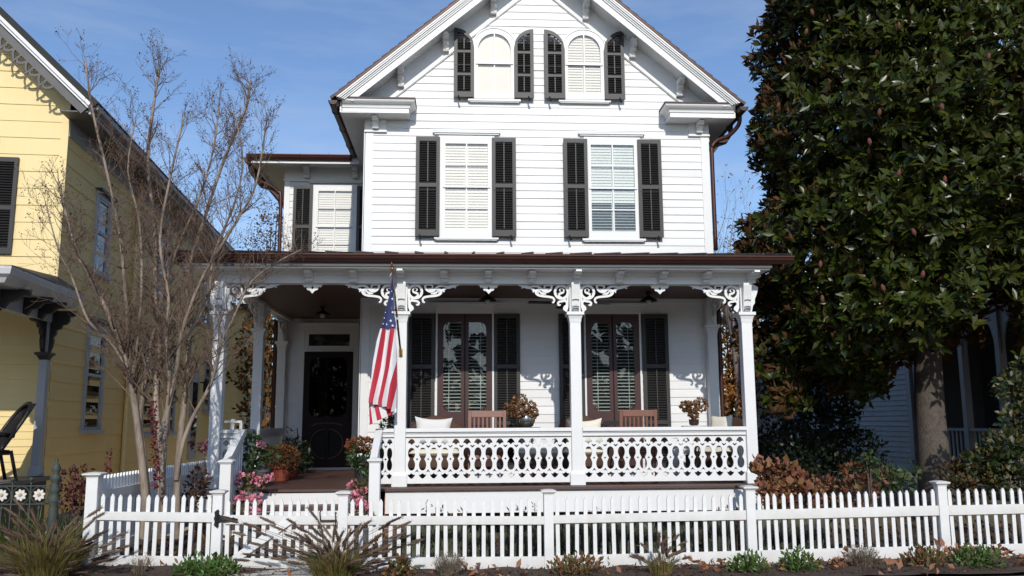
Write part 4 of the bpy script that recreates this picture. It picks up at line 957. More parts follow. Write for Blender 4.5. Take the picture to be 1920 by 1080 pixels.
b=MB(); b.box(-6,.12,-2.6,-.02,.78,.84); yb(b,'porch_floor',mat('weathered_grey_boards',(.20,.19,.18),.8,(.11,.10,.09),6,.7,.3,30))
b=MB(); b.box(-6,.06,-2.55,-2.50,0,.775); b.box(.02,.06,-2.5,0,0,.775); yb(b,'skirt_board',YT)
# rear wing of the yellow house
b=MB(); boards(b,[(0,.2),(6.2,.2),(6.2,5.2),(0,5.2)],(.55,13.9,0),(0,1,0),(1,0,0),.13,0,lip=.012); boards(b,[(0,.2),(.8,.2),(.8,5.2),(0,5.2)],(-.2,13.9,0),(1,0,0),(0,-1,0),.13,0,lip=.012); yb(b,'rear_wall',YC)
b=MB(); b.box(-3,.8,13.6,20.3,5.2,5.35); yb(b,'rear_roof',YT)
b=MB(); b.box(.555,.60,19.9,20.1,.2,5.2); yb(b,'corner_board',YC)
for y in (15.0,17.4): b=MB(); b.tube([(.62,y,3.05),(.62,y+.02,2.8),(.62,y,.3)],.05,8); b.tube([(.56,y,3.06),(.62,y,3.05)],.05,8); yb(b,'vent_pipe',W)
b=MB(); b.box(.555,.60,18.2,19.1,.9,2.75); o=yb(b,'window',GREYT); b=MB(); b.box(.60,.606,18.3,19.0,1.0,2.65); yb(b,'pane',GLR,o)
# ------------------------------------------------------------------ foliage helpers (numpy)
def rot_frames(D,rng):
    """unit directions D (n,3) -> two perpendicular unit vectors, random roll"""
    r=rng.normal(size=D.shape); A=np.cross(D,r); A/=np.linalg.norm(A,axis=1,keepdims=True)+1e-9
    return A,np.cross(D,A)
def leaves(P,D,L_,Wd,rng,fold=.18,droop=.15,up=None):
    """folded 2-quad leaves at P pointing along D; returns V,F"""
    n=len(P); L_=np.broadcast_to(L_,(n,)).reshape(-1,1); Wd=np.broadcast_to(Wd,(n,)).reshape(-1,1)
    A,B=rot_frames(D,rng)
    if up is not None:
        A=np.cross(D,up); A/=np.linalg.norm(A,axis=1,keepdims=True)+1e-6; B=np.cross(A,D)
    base=P; mid=P+D*L_*.52; tip=P+D*L_-B*L_*droop
    C=mid-B*Wd*fold+B*L_*droop*.25
    V=np.stack([base,mid+A*Wd/2,tip,mid-A*Wd/2,C],1).reshape(-1,3)
    i=np.arange(n)[:,None]*5
    F=np.concatenate([i+np.array([[0,1,2,4]]),i+np.array([[0,4,2,3]])],0)
    return V,F
def sph(n,rng):
    v=rng.normal(size=(n,3)); return v/np.linalg.norm(v,axis=1,keepdims=True)
def cloud(name,blobs,n,size,m,parent=None,seed=1,shell=.45,flat=1.0,wid=.55,loc=None,upw=.3,droop=.15):
    """leaves filling ellipsoid blobs [(x,y,z,rx,ry,rz)], denser towards the surface"""
    rng=np.random.default_rng(seed); B=np.array(blobs,float); vol=(B[:,3]*B[:,4]*B[:,5])**(2/3); pk=rng.choice(len(B),n,p=vol/vol.sum())
    d=sph(n,rng); r=rng.uniform(shell,1.08,n)**.8; P=B[pk,:3]+d*B[pk,3:]*r[:,None]
    D=d*.8+sph(n,rng)*.9+np.array([0,0,upw]); D/=np.linalg.norm(D,axis=1,keepdims=True)
    L_=size*rng.uniform(.6,1.35,n); V,F=leaves(P,D,L_,L_*wid,rng,droop=droop)
    c=np.array([B[:,0].mean(),B[:,1].mean(),(B[:,2]-B[:,5]).min()]); return np_mesh(name,V-c,F,m,parent=parent,loc=tuple(c))
def blades(name,c,n,ln,spread,m,parent=None,seed=1,w=.007,lean=1.0,base=.08,z0=0,tilt=(0,0)):
    rng=np.random.default_rng(seed); a=rng.uniform(0,2*pi,n); r=base*np.sqrt(rng.uniform(0,1,n)); L_=ln*rng.uniform(.55,1.1,n); s=spread*rng.uniform(.15,1.1,n)
    K=6; t=np.linspace(0,1,K)[None,:]
    out=np.stack([np.cos(a),np.sin(a)],1)
    h=L_[:,None]*(t*(1-.35*s[:,None]*t)); o=L_[:,None]*s[:,None]*t**1.6*.75
    X=r[:,None]*out[:,:1]+o*out[:,:1]+tilt[0]*t*L_[:,None]; Y=r[:,None]*out[:,1:]+o*out[:,1:]+tilt[1]*t*L_[:,None]; Z=h
    wd=w*(1-t**2*.9)*rng.uniform(.7,1.3,n)[:,None]; px=-out[:,1:]*wd; py=out[:,:1]*wd
    yaw=rng.uniform(-1,1,n)[:,None]; px=px*np.cos(yaw)-py*np.sin(yaw); py=px*np.sin(yaw)+py*np.cos(yaw)
    V=np.stack([np.stack([X-px,Y-py,Z],2),np.stack([X+px,Y+py,Z],2)],2).reshape(-1,3)
    i=np.arange(n)[:,None,None]*K*2; k=np.arange(K-1)[None,:,None]*2
    F=(i+k+np.array([[[0,1,3,2]]])).reshape(-1,4)
    return np_mesh(name,V,F,m,parent=parent,loc=(c[0],c[1],c[2]))
def spindles(name,P,D,L_,R_,m,parent=None,seed=1,fuzz=0):
    """plumes / spikes: 6-sided spindles from P along D, with bristles"""
    rng=np.random.default_rng(seed); n=len(P); A,B=rot_frames(D,rng); ts=np.array([0,.15,.5,.85,1.0]); rs=np.array([.25,.8,1,.7,.08]); S=6
    ang=np.arange(S)*2*pi/S
    V=(P[:,None,None,:]+D[:,None,None,:]*(L_[:,None]*ts)[:,:,None,None]+(A[:,None,None,:]*np.cos(ang)[None,None,:,None]+B[:,None,None,:]*np.sin(ang)[None,None,:,None])*(R_[:,None]*rs)[:,:,None,None]).reshape(-1,3)
    i=np.arange(n)[:,None,None,None]*5*S; k=np.arange(4)[None,:,None,None]*S; j=np.arange(S)[None,None,:,None]; j2=(j+1)%S
    F=np.concatenate([i+k+j,i+k+j2,i+k+S+j2,i+k+S+j],3).reshape(-1,4)
    if fuzz:
        q=n*fuzz; idx=np.repeat(np.arange(n),fuzz); t=rng.uniform(0.03,1,q); an=rng.uniform(0,2*pi,q)
        nd=A[idx]*np.cos(an)[:,None]+B[idx]*np.sin(an)[:,None]; p0=P[idx]+D[idx]*(L_[idx]*t)[:,None]+nd*(R_[idx]*.6)[:,None]
        d=nd*.8+D[idx]*.75; d/=np.linalg.norm(d,axis=1,keepdims=True); ll=R_[idx]*rng.uniform(1.0,1.9,q); V2,F2=leaves(p0,d,ll,R_[idx]*.22,rng,0,0); F=np.concatenate([F,F2+len(V)]); V=np.concatenate([V,V2])
    return np_mesh(name,V,F,m,parent=parent)
def tubes(name,list_,m,parent=None,sides=6):
    mb=MB()
    for pts,rad in list_: mb.tube(pts,rad,sides if (rad[0] if hasattr(rad,'__len__') else rad)>.012 else 3,cap=False)
    return mb.build(name,m,parent,smooth=True)
BARKT=mat('crape_myrtle_bark',(.31,.245,.185),.75,(.14,.105,.08),6.5,.22,.9,26,stretch=(1,1,.32),detail=9)
TWIG=mat('brown_twigs',(.19,.125,.09),.8,(.10,.068,.05),12,.7)
BARKM=mat('shade_darkened_bark',(.135,.108,.085),.9,(.045,.037,.031),16,.5,1.0,36,stretch=(1,1,.8),detail=12)  # colour darkened to stand for the crown's shade on the magnolia trunk
def grow(rng,out,p,d,ln,r,lev,maxlev,kids=(3,5),wob=.16,up=.12,tips=None,ratio=.62):
    d=d/np.linalg.norm(d); K=5; pts=[p.copy()]; dd=d.copy()
    for k in range(K):
        dd=dd+rng.normal(size=3)*wob*.5+np.array([0,0,up*.35]); dd/=np.linalg.norm(dd); p=p+dd*ln/K; pts.append(p.copy())
    rr=[max(r*(1-.72*k/K),.0016) for k in range(K+1)]; out.append((pts,rr))
    if lev>=maxlev:
        if tips is not None: tips.append((pts[-1],dd))
        return
    for q in range(rng.integers(kids[0],kids[1]+1)):
        t=rng.uniform(.25,1.0); i=min(int(t*K),K-1); f=t*K-i; b=pts[i]*(1-f)+pts[i+1]*f
        ax=rng.normal(size=3); ax/=np.linalg.norm(ax); nd=dd*.75+ax*rng.uniform(.45,.8)+np.array([0,0,up])
        grow(rng,out,b,nd,ln*ratio*rng.uniform(.7,1.2),max(rr[i]*.6,.0018),lev+1,maxlev,kids,wob,up,tips,ratio)
# ------------------------------------------------------------------ bare crape myrtle by the entrance
CM=thing('crape_myrtle','bare many-stemmed crape myrtle tree in front of the yellow house wall','tree',(-3.6,10.85,.08))
stems=[([(-3.76, 10.85, 0.271), (-3.776, 10.85, 0.766), (-3.855, 10.85, 1.268), (-3.985, 10.85, 1.97), (-4.085, 10.85, 2.359), (-4.236, 10.8, 2.746), (-4.4, 10.75, 3.134), (-4.651, 10.7, 3.587), (-4.791, 10.6, 4.031), (-4.943, 10.6, 4.565)],.062),
([(-3.74, 10.9, 0.265), (-3.768, 10.9, 0.762), (-3.904, 10.9, 1.585), (-4.03, 10.9, 2.102), (-4.083, 10.9, 2.559), (-4.164, 10.9, 3.156), (-4.275, 10.9, 3.898), (-4.484, 10.9, 4.725), (-4.742, 10.9, 5.639), (-4.865, 10.9, 6.271)],.050),
([(-3.572, 10.9, 0.262), (-3.601, 10.9, 0.791), (-3.649, 10.9, 1.328), (-3.736, 10.9, 1.971), (-3.755, 11.0, 2.634), (-3.868, 11.05, 3.314), (-3.935, 11.1, 4.082), (-4.074, 11.1, 5.001), (-4.033, 11.1, 5.835), (-3.99, 11.1, 6.3)],.058),
([(-3.52, 10.8, 0.275), (-3.561, 10.8, 0.799), (-3.566, 10.8, 1.457), (-3.543, 10.8, 2.096), (-3.583, 10.7, 2.606), (-3.562, 10.65, 3.122), (-3.686, 10.6, 3.839), (-3.568, 10.5, 4.619), (-3.446, 10.5, 5.371)],.045),
([(-3.406, 10.95, 0.254), (-3.437, 10.95, 0.723), (-3.44, 10.95, 1.261), (-3.421, 11.0, 1.842), (-3.418, 11.05, 2.371), (-3.434, 11.1, 2.914), (-3.533, 11.2, 3.477), (-3.395, 11.3, 4.203), (-3.158, 11.3, 5.074), (-2.934, 11.4, 5.818), (-2.88, 11.4, 6.236)],.056),
([(-3.439, 10.9, 0.947), (-3.405, 10.9, 1.263), (-3.297, 10.9, 1.646), (-3.048, 10.8, 2.107), (-2.95, 10.75, 2.513), (-2.776, 10.7, 2.933), (-2.599, 10.7, 3.33), (-2.262, 10.6, 3.567), (-1.977, 10.6, 3.729)],.034),
([(-3.908, 10.9, 1.649), (-3.863, 10.9, 2.297), (-3.78, 11.0, 3.103), (-3.652, 11.1, 3.805), (-3.446, 11.2, 4.464), (-3.275, 11.2, 5.187), (-3.252, 11.3, 5.925)],.034),
([(-3.616, 10.8, 1.457), (-3.474, 10.8, 2.225), (-3.361, 10.6, 2.726), (-3.123, 10.5, 3.362), (-2.745, 10.4, 4.0), (-2.51, 10.4, 4.501), (-2.412, 10.4, 5.316)],.036),
([(-4.049, 10.8, 2.291), (-4.291, 10.8, 2.616), (-4.478, 10.6, 2.854), (-4.656, 10.5, 3.356), (-4.789, 10.4, 3.66), (-4.986, 10.4, 4.245)],.022),
([(-3.398, 10.8, 2.615), (-3.135, 10.8, 3.144), (-3.094, 10.8, 3.681), (-2.862, 10.8, 4.366), (-2.786, 10.8, 4.924), (-2.913, 10.8, 5.559)],.024),
([(-3.982, 10.8, 2.226), (-3.94, 10.8, 3.142), (-4.015, 10.8, 4.083), (-4.199, 10.8, 4.768), (-4.142, 10.8, 5.469)],.024)]
rng=np.random.default_rng(5); mains=[]; tw=[]; tips=[]
for pts,r in stems:
    P=smooth3(pts,4); n=len(P); rad=[.86*r*(1-.80*(i/(n-1))**.8)+.003 for i in range(n)]; mains.append((P,rad))
    ln=sum((P[i+1]-P[i]).length for i in range(n-1)); k=int(ln*12.5)
    for q in range(k):
        t=rng.uniform(.30,1.0); i=min(int(t*(n-1)),n-2); p=np.array(P[i]); d=np.array(P[i+1]-P[i]); d/=np.linalg.norm(d)+1e-9
        a=rng.normal(size=3); a[2]*=.4; nd=d*.55+a/np.linalg.norm(a)*.75+np.array([0,0,.38]); grow(rng,tw,p,nd,rng.uniform(.35,.90)*(1-.52*t),max(rad[i]*.42,.004),0,2,(3,4),.20,.10,tips,.55)
    grow(rng,tw,np.array(P[-1]),np.array(P[-1]-P[-3]),.18,.005,0,2,(2,4),.18,.15,tips,.6)
tubes('trunk',mains,BARKT,CM,9); tubes('twigs',tw,TWIG,CM,4)
sel=[t for t in tips if rng.uniform()<.34]; P=np.array([t[0] for t in sel]); P=np.repeat(P,4,0)+rng.normal(size=(len(P)*4,3))*.016
V,F=leaves(P,sph(len(P),rng),rng.uniform(.012,.03,len(P)),rng.uniform(.010,.02,len(P)),rng); np_mesh('seed_pods',V,F,leafmat('dry_seed_pods',[(.06,.03,.02),(.12,.05,.03),(.05,.03,.025)],.8,.2,trans=0),parent=CM)
# ------------------------------------------------------------------ southern magnolia on the right
MG=thing('magnolia_tree','big dark glossy-leaved magnolia tree with reddish cones to the right of the house','tree',(7.95,14.4,.05))
MC=np.array([7.95,14.4])
prof_z=[1.9,2.5,3.5,4.9,5.6,6.6,8,9.4,11,12.5,13.2]; prof_r=[1.4,2.25,2.65,2.85,2.55,2.80,2.35,2.05,1.8,1.1,.3]
rng=np.random.default_rng(8)
LOB=[(rng.uniform(0,2*pi),rng.uniform(2.2,12),rng.uniform(.25,.7),rng.uniform(.15,.5)) for _ in range(60)]
def crownR(ang,z):
    r=np.interp(z,prof_z,prof_r)
    r=r*(1+.12*np.clip(np.cos(ang),0,1))
    for a,zz,w_,h in LOB:
        da=np.angle(np.exp(1j*(ang-a))); r=r+h*np.exp(-((da*2.2/ .9)**2+((z-zz)/ .55)**2)/(2*w_))-.004
    return r
N=15500; z=1.9+11.2*rng.uniform(0,1,N)**1.15; ang=rng.uniform(0,2*pi,N); rr=crownR(ang,z); f=1.06-np.abs(rng.normal(0,.19,N)); f=np.clip(f,.25,1.08)
fill=rng.uniform(size=N)<.20; f[fill]=rng.uniform(.25,.9,fill.sum())
X=MC[0]+np.cos(ang)*rr*f; Yy=MC[1]+np.sin(ang)*rr*f; X=np.minimum(X,10.75)
uu=X/Yy; zmin=np.where(uu>.665,2.6,np.where(uu>.625,3.7,np.where(uu>.575,3.1,np.where((uu>.50),2.75,2.15)))); zmin=np.where((uu<=.50)&(Yy<13),2.55,zmin)+rng.uniform(-.2,.3,N)
ok=(z>zmin); P=np.stack([X,Yy,z],1)[ok]; ang=ang[ok]
for c_,r_,k_ in [((5.162, 15.0, 3.808), 0.42, 60), ((5.225, 14.8, 4.515), 0.3, 40), ((5.271, 15.0, 3.093), 0.45, 60), ((5.404, 14.8, 2.423), 0.45, 50), ((5.497, 14.6, 2.048), 0.45, 60)]:
    q_=sph(k_,rng)*r_*rng.uniform(.2,1,(k_,1)); P=np.concatenate([P,np.array(c_)+q_]); ang=np.concatenate([ang,np.full(k_,pi)+rng.normal(0,.6,k_)])
n=len(P)
out=np.stack([np.cos(ang),np.sin(ang),rng.uniform(-.1,.9,n)],1)+sph(n,rng)*.7; out/=np.linalg.norm(out,axis=1,keepdims=True)
K=9; A,B=rot_frames(out,rng); idx=np.repeat(np.arange(n),K); th=np.tile(np.arange(K)*2.4,n)+rng.uniform(0,.6,n*K); sp=rng.uniform(.35,1.25,n*K)
D=out[idx]*np.cos(sp)[:,None]+(A[idx]*np.cos(th)[:,None]+B[idx]*np.sin(th)[:,None])*np.sin(sp)[:,None]; D[:,2]-=.06
D/=np.linalg.norm(D,axis=1,keepdims=True); p0=P[idx]-out[idx]*rng.uniform(0,.10,n*K)[:,None]+D*.015; L_=rng.uniform(.12,.235,n*K)
V,F=leaves(p0,D,L_,L_*.40,rng,.22,.14,up=out[idx]+1e-3)
MAGL=leafmat('magnolia_leaves',[(.015,.023,.004),(.030,.045,.005),(.048,.064,.008),(.022,.033,.004),(.064,.058,.012)],.31,.30,back=(.085,.042,.014),trans=.02)
np_mesh('crown',V,F,MAGL,parent=MG)
# yellowing leaves
q=rng.choice(n,26); V,F=leaves(P[q]+out[q]*.06,out[q],.17,.07,rng); np_mesh('yellow_leaves',V,F,leafmat('yellowed_leaves',[(.36,.22,.05),(.30,.13,.03)],.5,.4),parent=MG)
limbs=[]; tp=[(7.88,14.3,-.05),(7.88,14.3,.5),(7.87,14.3,1.4),(7.9,14.3,2.4),(7.96,14.3,3.6),(7.92,14.35,5.2),(7.95,14.4,8),(7.95,14.4,12.5)]
MB().tube(smooth3(tp,5),[float(np.interp(i/35,[0,.08,.25,.45,.7,1],[.36,.285,.25,.22,.15,.03])) for i in range(36)],18).build('trunk',BARKM,MG,smooth=True)
for k in range(64):
    zz=rng.uniform(3.7,11); a=rng.uniform(0,2*pi); R0=crownR(a,zz)*.92; p=np.array([7.93,14.35,zz-.7]); e=np.array([MC[0]+cos(a)*R0,MC[1]+sin(a)*R0,max(zz+rng.uniform(-.3,.5),2.3)]); m_=(p+e)/2+np.array([0,0,rng.uniform(-.25,.1)])
    limbs.append((smooth3([p,m_*.5+p*.5,m_,(m_+e)/2,e],3),[float(x) for x in np.linspace(.055,.010,13)]))
tubes('limbs',limbs,BARKM,MG,6)
CONE=mat('magnolia_cone',(.17,.055,.035),.85,(.09,.028,.02),30,.7,.6,60)
cone=MB(); cone.lathe([(.006,-.03),(.012,0),(.030,.02),(.036,.05),(.034,.085),(.024,.115),(.008,.135),(.001,.138)],(0,0,0),10)
for k in range(5): 
    for j in range(7): a=j*2*pi/7+k*.45; zz=.02+k*.022; rr_=float(np.interp(zz,[0,.05,.13],[.025,.036,.02])); cone.ball((rr_*cos(a),rr_*sin(a),zz),.008,5,3)
cs=None
for u,v in ((1510,59),(1458,197),(1648,211),(1632,265),(1768,200),(1683,325),(1772,337),(1538,495),(1717,435),(1729,515),(1659,540),(1542,560),(1525,22),(1560,40),(1686,48),(1853,105)): pass
CP=[(5.266, 12.3, 7.466), (5.116, 13.2, 6.614), (5.848, 11.35, 5.827), (5.695, 11.35, 5.405), (6.725, 11.25, 5.89), (5.971, 11.2, 4.903), (6.637, 11.2, 4.819), (5.15, 12.0, 3.777), (6.162, 11.2, 4.081), (6.205, 11.2, 3.493), (5.724, 11.3, 3.324), (5.193, 12.1, 3.287), (5.412, 12.3, 7.792), (6.377, 11.6, 7.254), (7.619, 11.5, 6.765)]
for c in CP:
    if cs is None: cs=cone.build('cone',CONE,MG,smooth=True); place(cs,c,MG)
    else:
        o=copy_part(cs,MG); o.location=c
    (cs if c is CP[0] else o).scale=(.72,.72,.72)
    (cs if c is CP[0] else o).rotation_euler=(rng.uniform(-.25,.25),rng.uniform(-.25,.25),0)
# ------------------------------------------------------------------ trees behind
ORG=leafmat('orange_autumn_leaves',[(.20,.07,.018),(.38,.14,.03),(.44,.20,.035),(.12,.09,.025),(.26,.08,.02)],.6,.3)
def tree(name,label,c,blobs,n,size,m,trunk_r=.18,group=None,seed=1,h=3.0,bark=BARKM):
    t=thing(name,label,'tree',c,0,group); rng=np.random.default_rng(seed)
    tb=[([Vector(c)+Vector((0,0,-.1)),Vector(c)+Vector((.05,0,h*.5)),Vector(c)+Vector((.02,.05,h))],[trunk_r,trunk_r*.8,trunk_r*.5])]
    for b_ in blobs: tb.append(([Vector(c)+Vector((.02,.05,h*.7)),Vector(((c[0]+b_[0])/2,(c[1]+b_[1])/2,(h*.7+c[2]+b_[2])/2)),Vector(b_[:3])],[trunk_r*.5,trunk_r*.3,trunk_r*.12]))
    tubes('trunk',tb,bark,t,8); cloud('crown',blobs,n,size,m,t,seed); return t
def bl(u,v,Y,rx,ry,rz): pass
BO=[(10.284, 33.0, 5.277), (10.424, 32.5, 4.402), (10.16, 33.0, 3.415), (10.503, 32.5, 2.983), (9.892, 32.0, 1.977), (10.953, 33.5, 5.758), (11.419, 33.5, 4.277), (11.377, 33.0, 2.592)]
tree('maple_tree','orange-leaved autumn tree seen through the right end of the porch',(BO[0][0],33,0),[(p[0],p[1],p[2],.85,.9,.85) for p in BO],6500,.15,ORG,.15,seed=3,h=3.0)
BO=[(-5.919, 27.0, 4.108), (-5.716, 27.0, 2.962), (-6.351, 28.0, 3.181), (-5.741, 28.0, 4.886), (-5.759, 27.0, 1.911), (-7.022, 29.0, 5.716)]
tree('maple_tree','orange and green tree seen between the left porch posts','x' and (BO[0][0],27,0),[(p[0],p[1],p[2],1.0,.9,.8) for p in BO],4200,.16,leafmat('turning_leaves',[(.05,.06,.02),(.03,.045,.015),(.28,.09,.02),(.09,.075,.02)],.6,.3),seed=4,h=2.2)
BO=[(-6.668, 30.0, 8.399), (-6.794, 30.0, 7.828), (-6.572, 30.5, 9.0), (-7.057, 30.0, 7.543)]
tree('oak_tree','small brown-leaved tree top beside the copper downspout above the porch roof','x' and (BO[0][0],30,0),[(p[0],p[1],p[2],.62,.6,.5) for p in BO],900,.10,leafmat('brown_leaves',[(.10,.05,.02),(.16,.08,.025),(.06,.045,.02)],.7,.2),seed=5,h=5.0,trunk_r=.12)
bt=thing('bare_tree','nearly leafless pale tree behind the right corner of the house','tree',(10.268, 32.0, 0)); rng=np.random.default_rng(21); o_=[];tips=[]
c=np.array((10.268, 32.0, 0),float)
o_.append(([c,c+np.array([.1,0,3]),c+np.array([-.1,0,5.5])],[.2,.16,.11]))
for k in range(15): a=rng.uniform(0,2*pi); grow(rng,o_,c+np.array([0,0,rng.uniform(4.2,5.8)]),np.array([cos(a)*.8,sin(a)*.8,1.0]),rng.uniform(2.6,3.7),.055,0,3,(3,5),.22,.12,tips,.6)
tubes('trunk',o_,mat('pale_bark',(.22,.17,.16),.8,(.14,.11,.10),8,.6),bt,6)
P=np.array([t[0] for t in tips]); P=P[rng.uniform(size=len(P))<.5]; V,F=leaves(P,sph(len(P),rng),.10,.07,rng); np_mesh('leaves',V,F,leafmat('last_leaves',[(.26,.11,.05),(.18,.07,.04)],.7,.2),parent=bt)
DK=leafmat('dark_evergreen_leaves',[(.012,.020,.008),(.020,.032,.012),(.016,.026,.012)],.45,.4)
def shrub(name,label,blobs,n,size,m,seed=1,cat='shrub',group=None,stem=True,wid=.55):
    B=np.array(blobs); t=thing(name,label,cat,(float(B[:,0].mean()),float(B[:,1].mean()),gz(0)),0,group)
    if stem:
        mb=MB(); base=Vector((float(B[:,0].mean()),float(B[:,1].mean()),0.0))
        for b_ in blobs: mb.tube([base,(base+Vector(b_[:3]))/2+Vector((0,0,.02)),Vector(b_[:3])],[.014,.010,.005],4,cap=False)
        mb.build('stems',TWIG,t)
    cloud('foliage',blobs,n,size,m,t,seed,wid=wid); return t
BO=[(6.759, 16.0, 1.592), (6.111, 15.6, 1.024), (7.045, 15.7, 1.013), (6.363, 15.3, 0.754), (6.975, 16.2, 2.042)]
shrub('evergreen_shrub','black-green shrub in deep shade in front of the right neighbour wall',[(p[0],p[1],p[2],.62,.6,.5) for p in BO],5200,.10,DK,seed=6)
BO=[(7.117, 19.0, 1.943), (6.839, 18.5, 0.916), (7.685, 20.0, 2.704), (6.366, 18.0, 0.828), (5.938, 17.0, 0.463)]
shrub('evergreen_shrub','dark green shrub just right of the porch corner post, behind the hydrangea',[(p[0],p[1],p[2],.6,.55,.62) for p in BO],3600,.10,leafmat('dark_olive_leaves',[(.02,.028,.010),(.035,.04,.014),(.09,.06,.015),(.015,.022,.008)],.5,.3),seed=7)
HYD=leafmat('rust_hydrangea_leaves',[(.20,.065,.040),(.26,.10,.055),(.14,.05,.035),(.30,.15,.06),(.17,.12,.04)],.6,.35)
BO=[(4.126, 11.6, 0.865), (4.274, 11.5, 0.939), (4.295, 11.4, 0.704), (4.044, 11.3, 0.681), (4.449, 11.6, 0.792), (4.106, 11.8, 0.959), (4.177, 11.4, 0.501)]
shrub('hydrangea_bush','hydrangea bush with large rust-red autumn leaves beside the porch corner',[(p[0],p[1],p[2],.17,.16,.13) for p in BO],640,.098,HYD,seed=8,wid=.85)
RG=leafmat('rose_leaves',[(.035,.07,.02),(.06,.10,.03),(.025,.045,.015),(.12,.12,.035)],.45,.4)
for k,(lab,pp,r,nn,mm) in enumerate((('tall thin rose stems with a few green leaves behind the fence',[(5.269, 11.2, 1.103), (5.313, 11.2, 1.014)],.09,70,RG),('pink and green bush left of the rose stems, just above the pickets',[(5.152, 11.3, 0.805), (5.277, 11.2, 0.71), (5.444, 11.3, 0.871), (5.171, 11.4, 0.936)],.14,260,leafmat('red_green_leaves',[(.28,.06,.05),(.10,.10,.03),(.20,.05,.03),(.07,.08,.03)],.5,.3)),('green rose bush left of the magnolia trunk',[(5.557, 11.2, 0.842), (5.711, 11.2, 0.807), (5.878, 11.3, 0.901), (5.559, 11.3, 0.973)],.15,300,RG),('large sunlit green shrub at the right edge behind the fence',[(7.599, 11.6, 2.021), (7.538, 11.4, 1.585), (7.18, 11.3, 1.236), (7.394, 11.2, 1.099), (7.002, 11.4, 1.024), (7.985, 11.8, 2.251), (7.149, 11.2, 0.827)],.26,2300,leafmat('yellow_green_leaves',[(.03,.055,.015),(.02,.035,.01),(.065,.08,.02),(.12,.08,.022)],.45,.4)),('brownish low shrub between the trunk and the right edge',[(6.822, 11.5, 0.811), (6.547, 11.3, 0.689), (6.876, 11.3, 0.72), (6.779, 11.8, 0.864)],.22,700,leafmat('olive_brown_leaves',[(.05,.05,.015),(.10,.06,.02),(.03,.04,.012),(.15,.06,.02)],.6,.3)),('rusty low bush under the magnolia crown',[(4.975, 12.0, 0.687), (5.113, 11.8, 0.665), (5.121, 11.5, 0.585), (4.655, 11.6, 0.581)],.2,420,HYD))):
    shrub('garden_shrub',lab,[(p[0],p[1],p[2],r,r,r*.85) for p in pp],nn,.075 if k!=3 else .085,mm,seed=30+k)
# far woods: one mass all round the horizon
rng=np.random.default_rng(3); Bs=[]
for k in range(150):
    a=2*pi*k/150+rng.uniform(-.02,.02); R0=rng.uniform(70,85); h=rng.uniform(5,8.5); Bs.append((R0*sin(a),R0*cos(a)+5,h*.5,rng.uniform(3,5),3,h*.62))
for k in range(46):  # unseen tree row behind the camera, added to block low sky and darken reflections
    x=-45+k*2+rng.uniform(-.6,.6); h=rng.uniform(7,11); Bs.append((x,-24+rng.uniform(-2,2),h*.5,2.2,2,h*.58))
tag(cloud('far_woods',Bs,26000,.95,leafmat('far_woods_leaves',[(.04,.045,.015),(.09,.055,.02),(.06,.04,.02),(.035,.04,.018)],.8,.1),seed=9,shell=.2,wid=.8),kind='stuff')
# ------------------------------------------------------------------ right neighbour (in the magnolia's shade)
NX=11.0
WN=mat('shade_greyed_clapboard',(.30,.30,.315),.6,(.22,.22,.235),2.5,.8,.12,30,island=.05)  # white clapboard greyed: the deep tree shade is put into the colour
DARKW=mat('shaded_porch_wall_paint',(.10,.10,.105),.7,(.07,.07,.075),3,.7)  # darker still, with the porch recess's shade in the wall colour
RH=thing('neighbour_house','white clapboard neighbour house in deep shade behind the magnolia trunk','house',(NX,19,0))
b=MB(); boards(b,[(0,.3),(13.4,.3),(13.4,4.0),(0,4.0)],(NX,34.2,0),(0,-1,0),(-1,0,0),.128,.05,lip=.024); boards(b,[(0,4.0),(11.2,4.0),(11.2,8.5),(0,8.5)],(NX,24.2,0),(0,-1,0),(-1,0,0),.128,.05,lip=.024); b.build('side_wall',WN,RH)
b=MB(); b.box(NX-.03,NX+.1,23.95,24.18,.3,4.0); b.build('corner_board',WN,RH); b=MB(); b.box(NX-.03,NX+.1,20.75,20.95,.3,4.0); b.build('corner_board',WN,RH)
for y in (25.4,28.6):
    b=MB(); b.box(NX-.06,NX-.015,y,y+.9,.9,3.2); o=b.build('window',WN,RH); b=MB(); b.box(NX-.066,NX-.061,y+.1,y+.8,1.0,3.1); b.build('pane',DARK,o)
b=MB(); b.box(NX-.3,NX+3,24.4,34.4,4.0,4.15); b.box(NX-.45,NX+.05,12.9,24.4,8.5,8.6); b.build('eave',WN,RH)
b=MB(); b.add([(NX-.5,12.8,8.6),(NX+4,12.8,11.5),(NX+4,24.4,11.5),(NX-.5,24.4,8.6)],[(0,1,2,3)]); b.build('roof',SHG,RH)
# recessed side porch
b=MB(); b.box(NX,NX+2,13,20.8,3.9,4.0); b.build('porch_ceiling',WN,RH)
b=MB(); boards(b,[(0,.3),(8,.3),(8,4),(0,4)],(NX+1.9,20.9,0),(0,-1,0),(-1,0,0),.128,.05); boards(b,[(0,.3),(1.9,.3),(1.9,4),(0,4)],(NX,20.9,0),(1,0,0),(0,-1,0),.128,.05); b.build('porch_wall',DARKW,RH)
b=MB(); b.box(NX-.1,NX+1.9,13,20.8,.55,.65); b.build('porch_floor',DECK,RH)
for y in (20.6,18.6,17.25,15.6):
    b=MB(); b.lathe([(.11,.66),(.11,.85),(.075,.9),(.075,3.95)],(NX+.1,y,0),sq=True); o=b.build('porch_post',WN,RH)
    b=MB(); P=[(0,3.9),(0,2.95),(.06,3.05),(.10,3.3),(.2,3.55),(.42,3.75),(.6,3.82),(.62,3.9)]
    for s in (-1,1): b.prism([(y+s*(.076+p[0]),p[1]) for p in P],NX+.08,NX+.12,'x')
    b.build('bracket',WN,o)
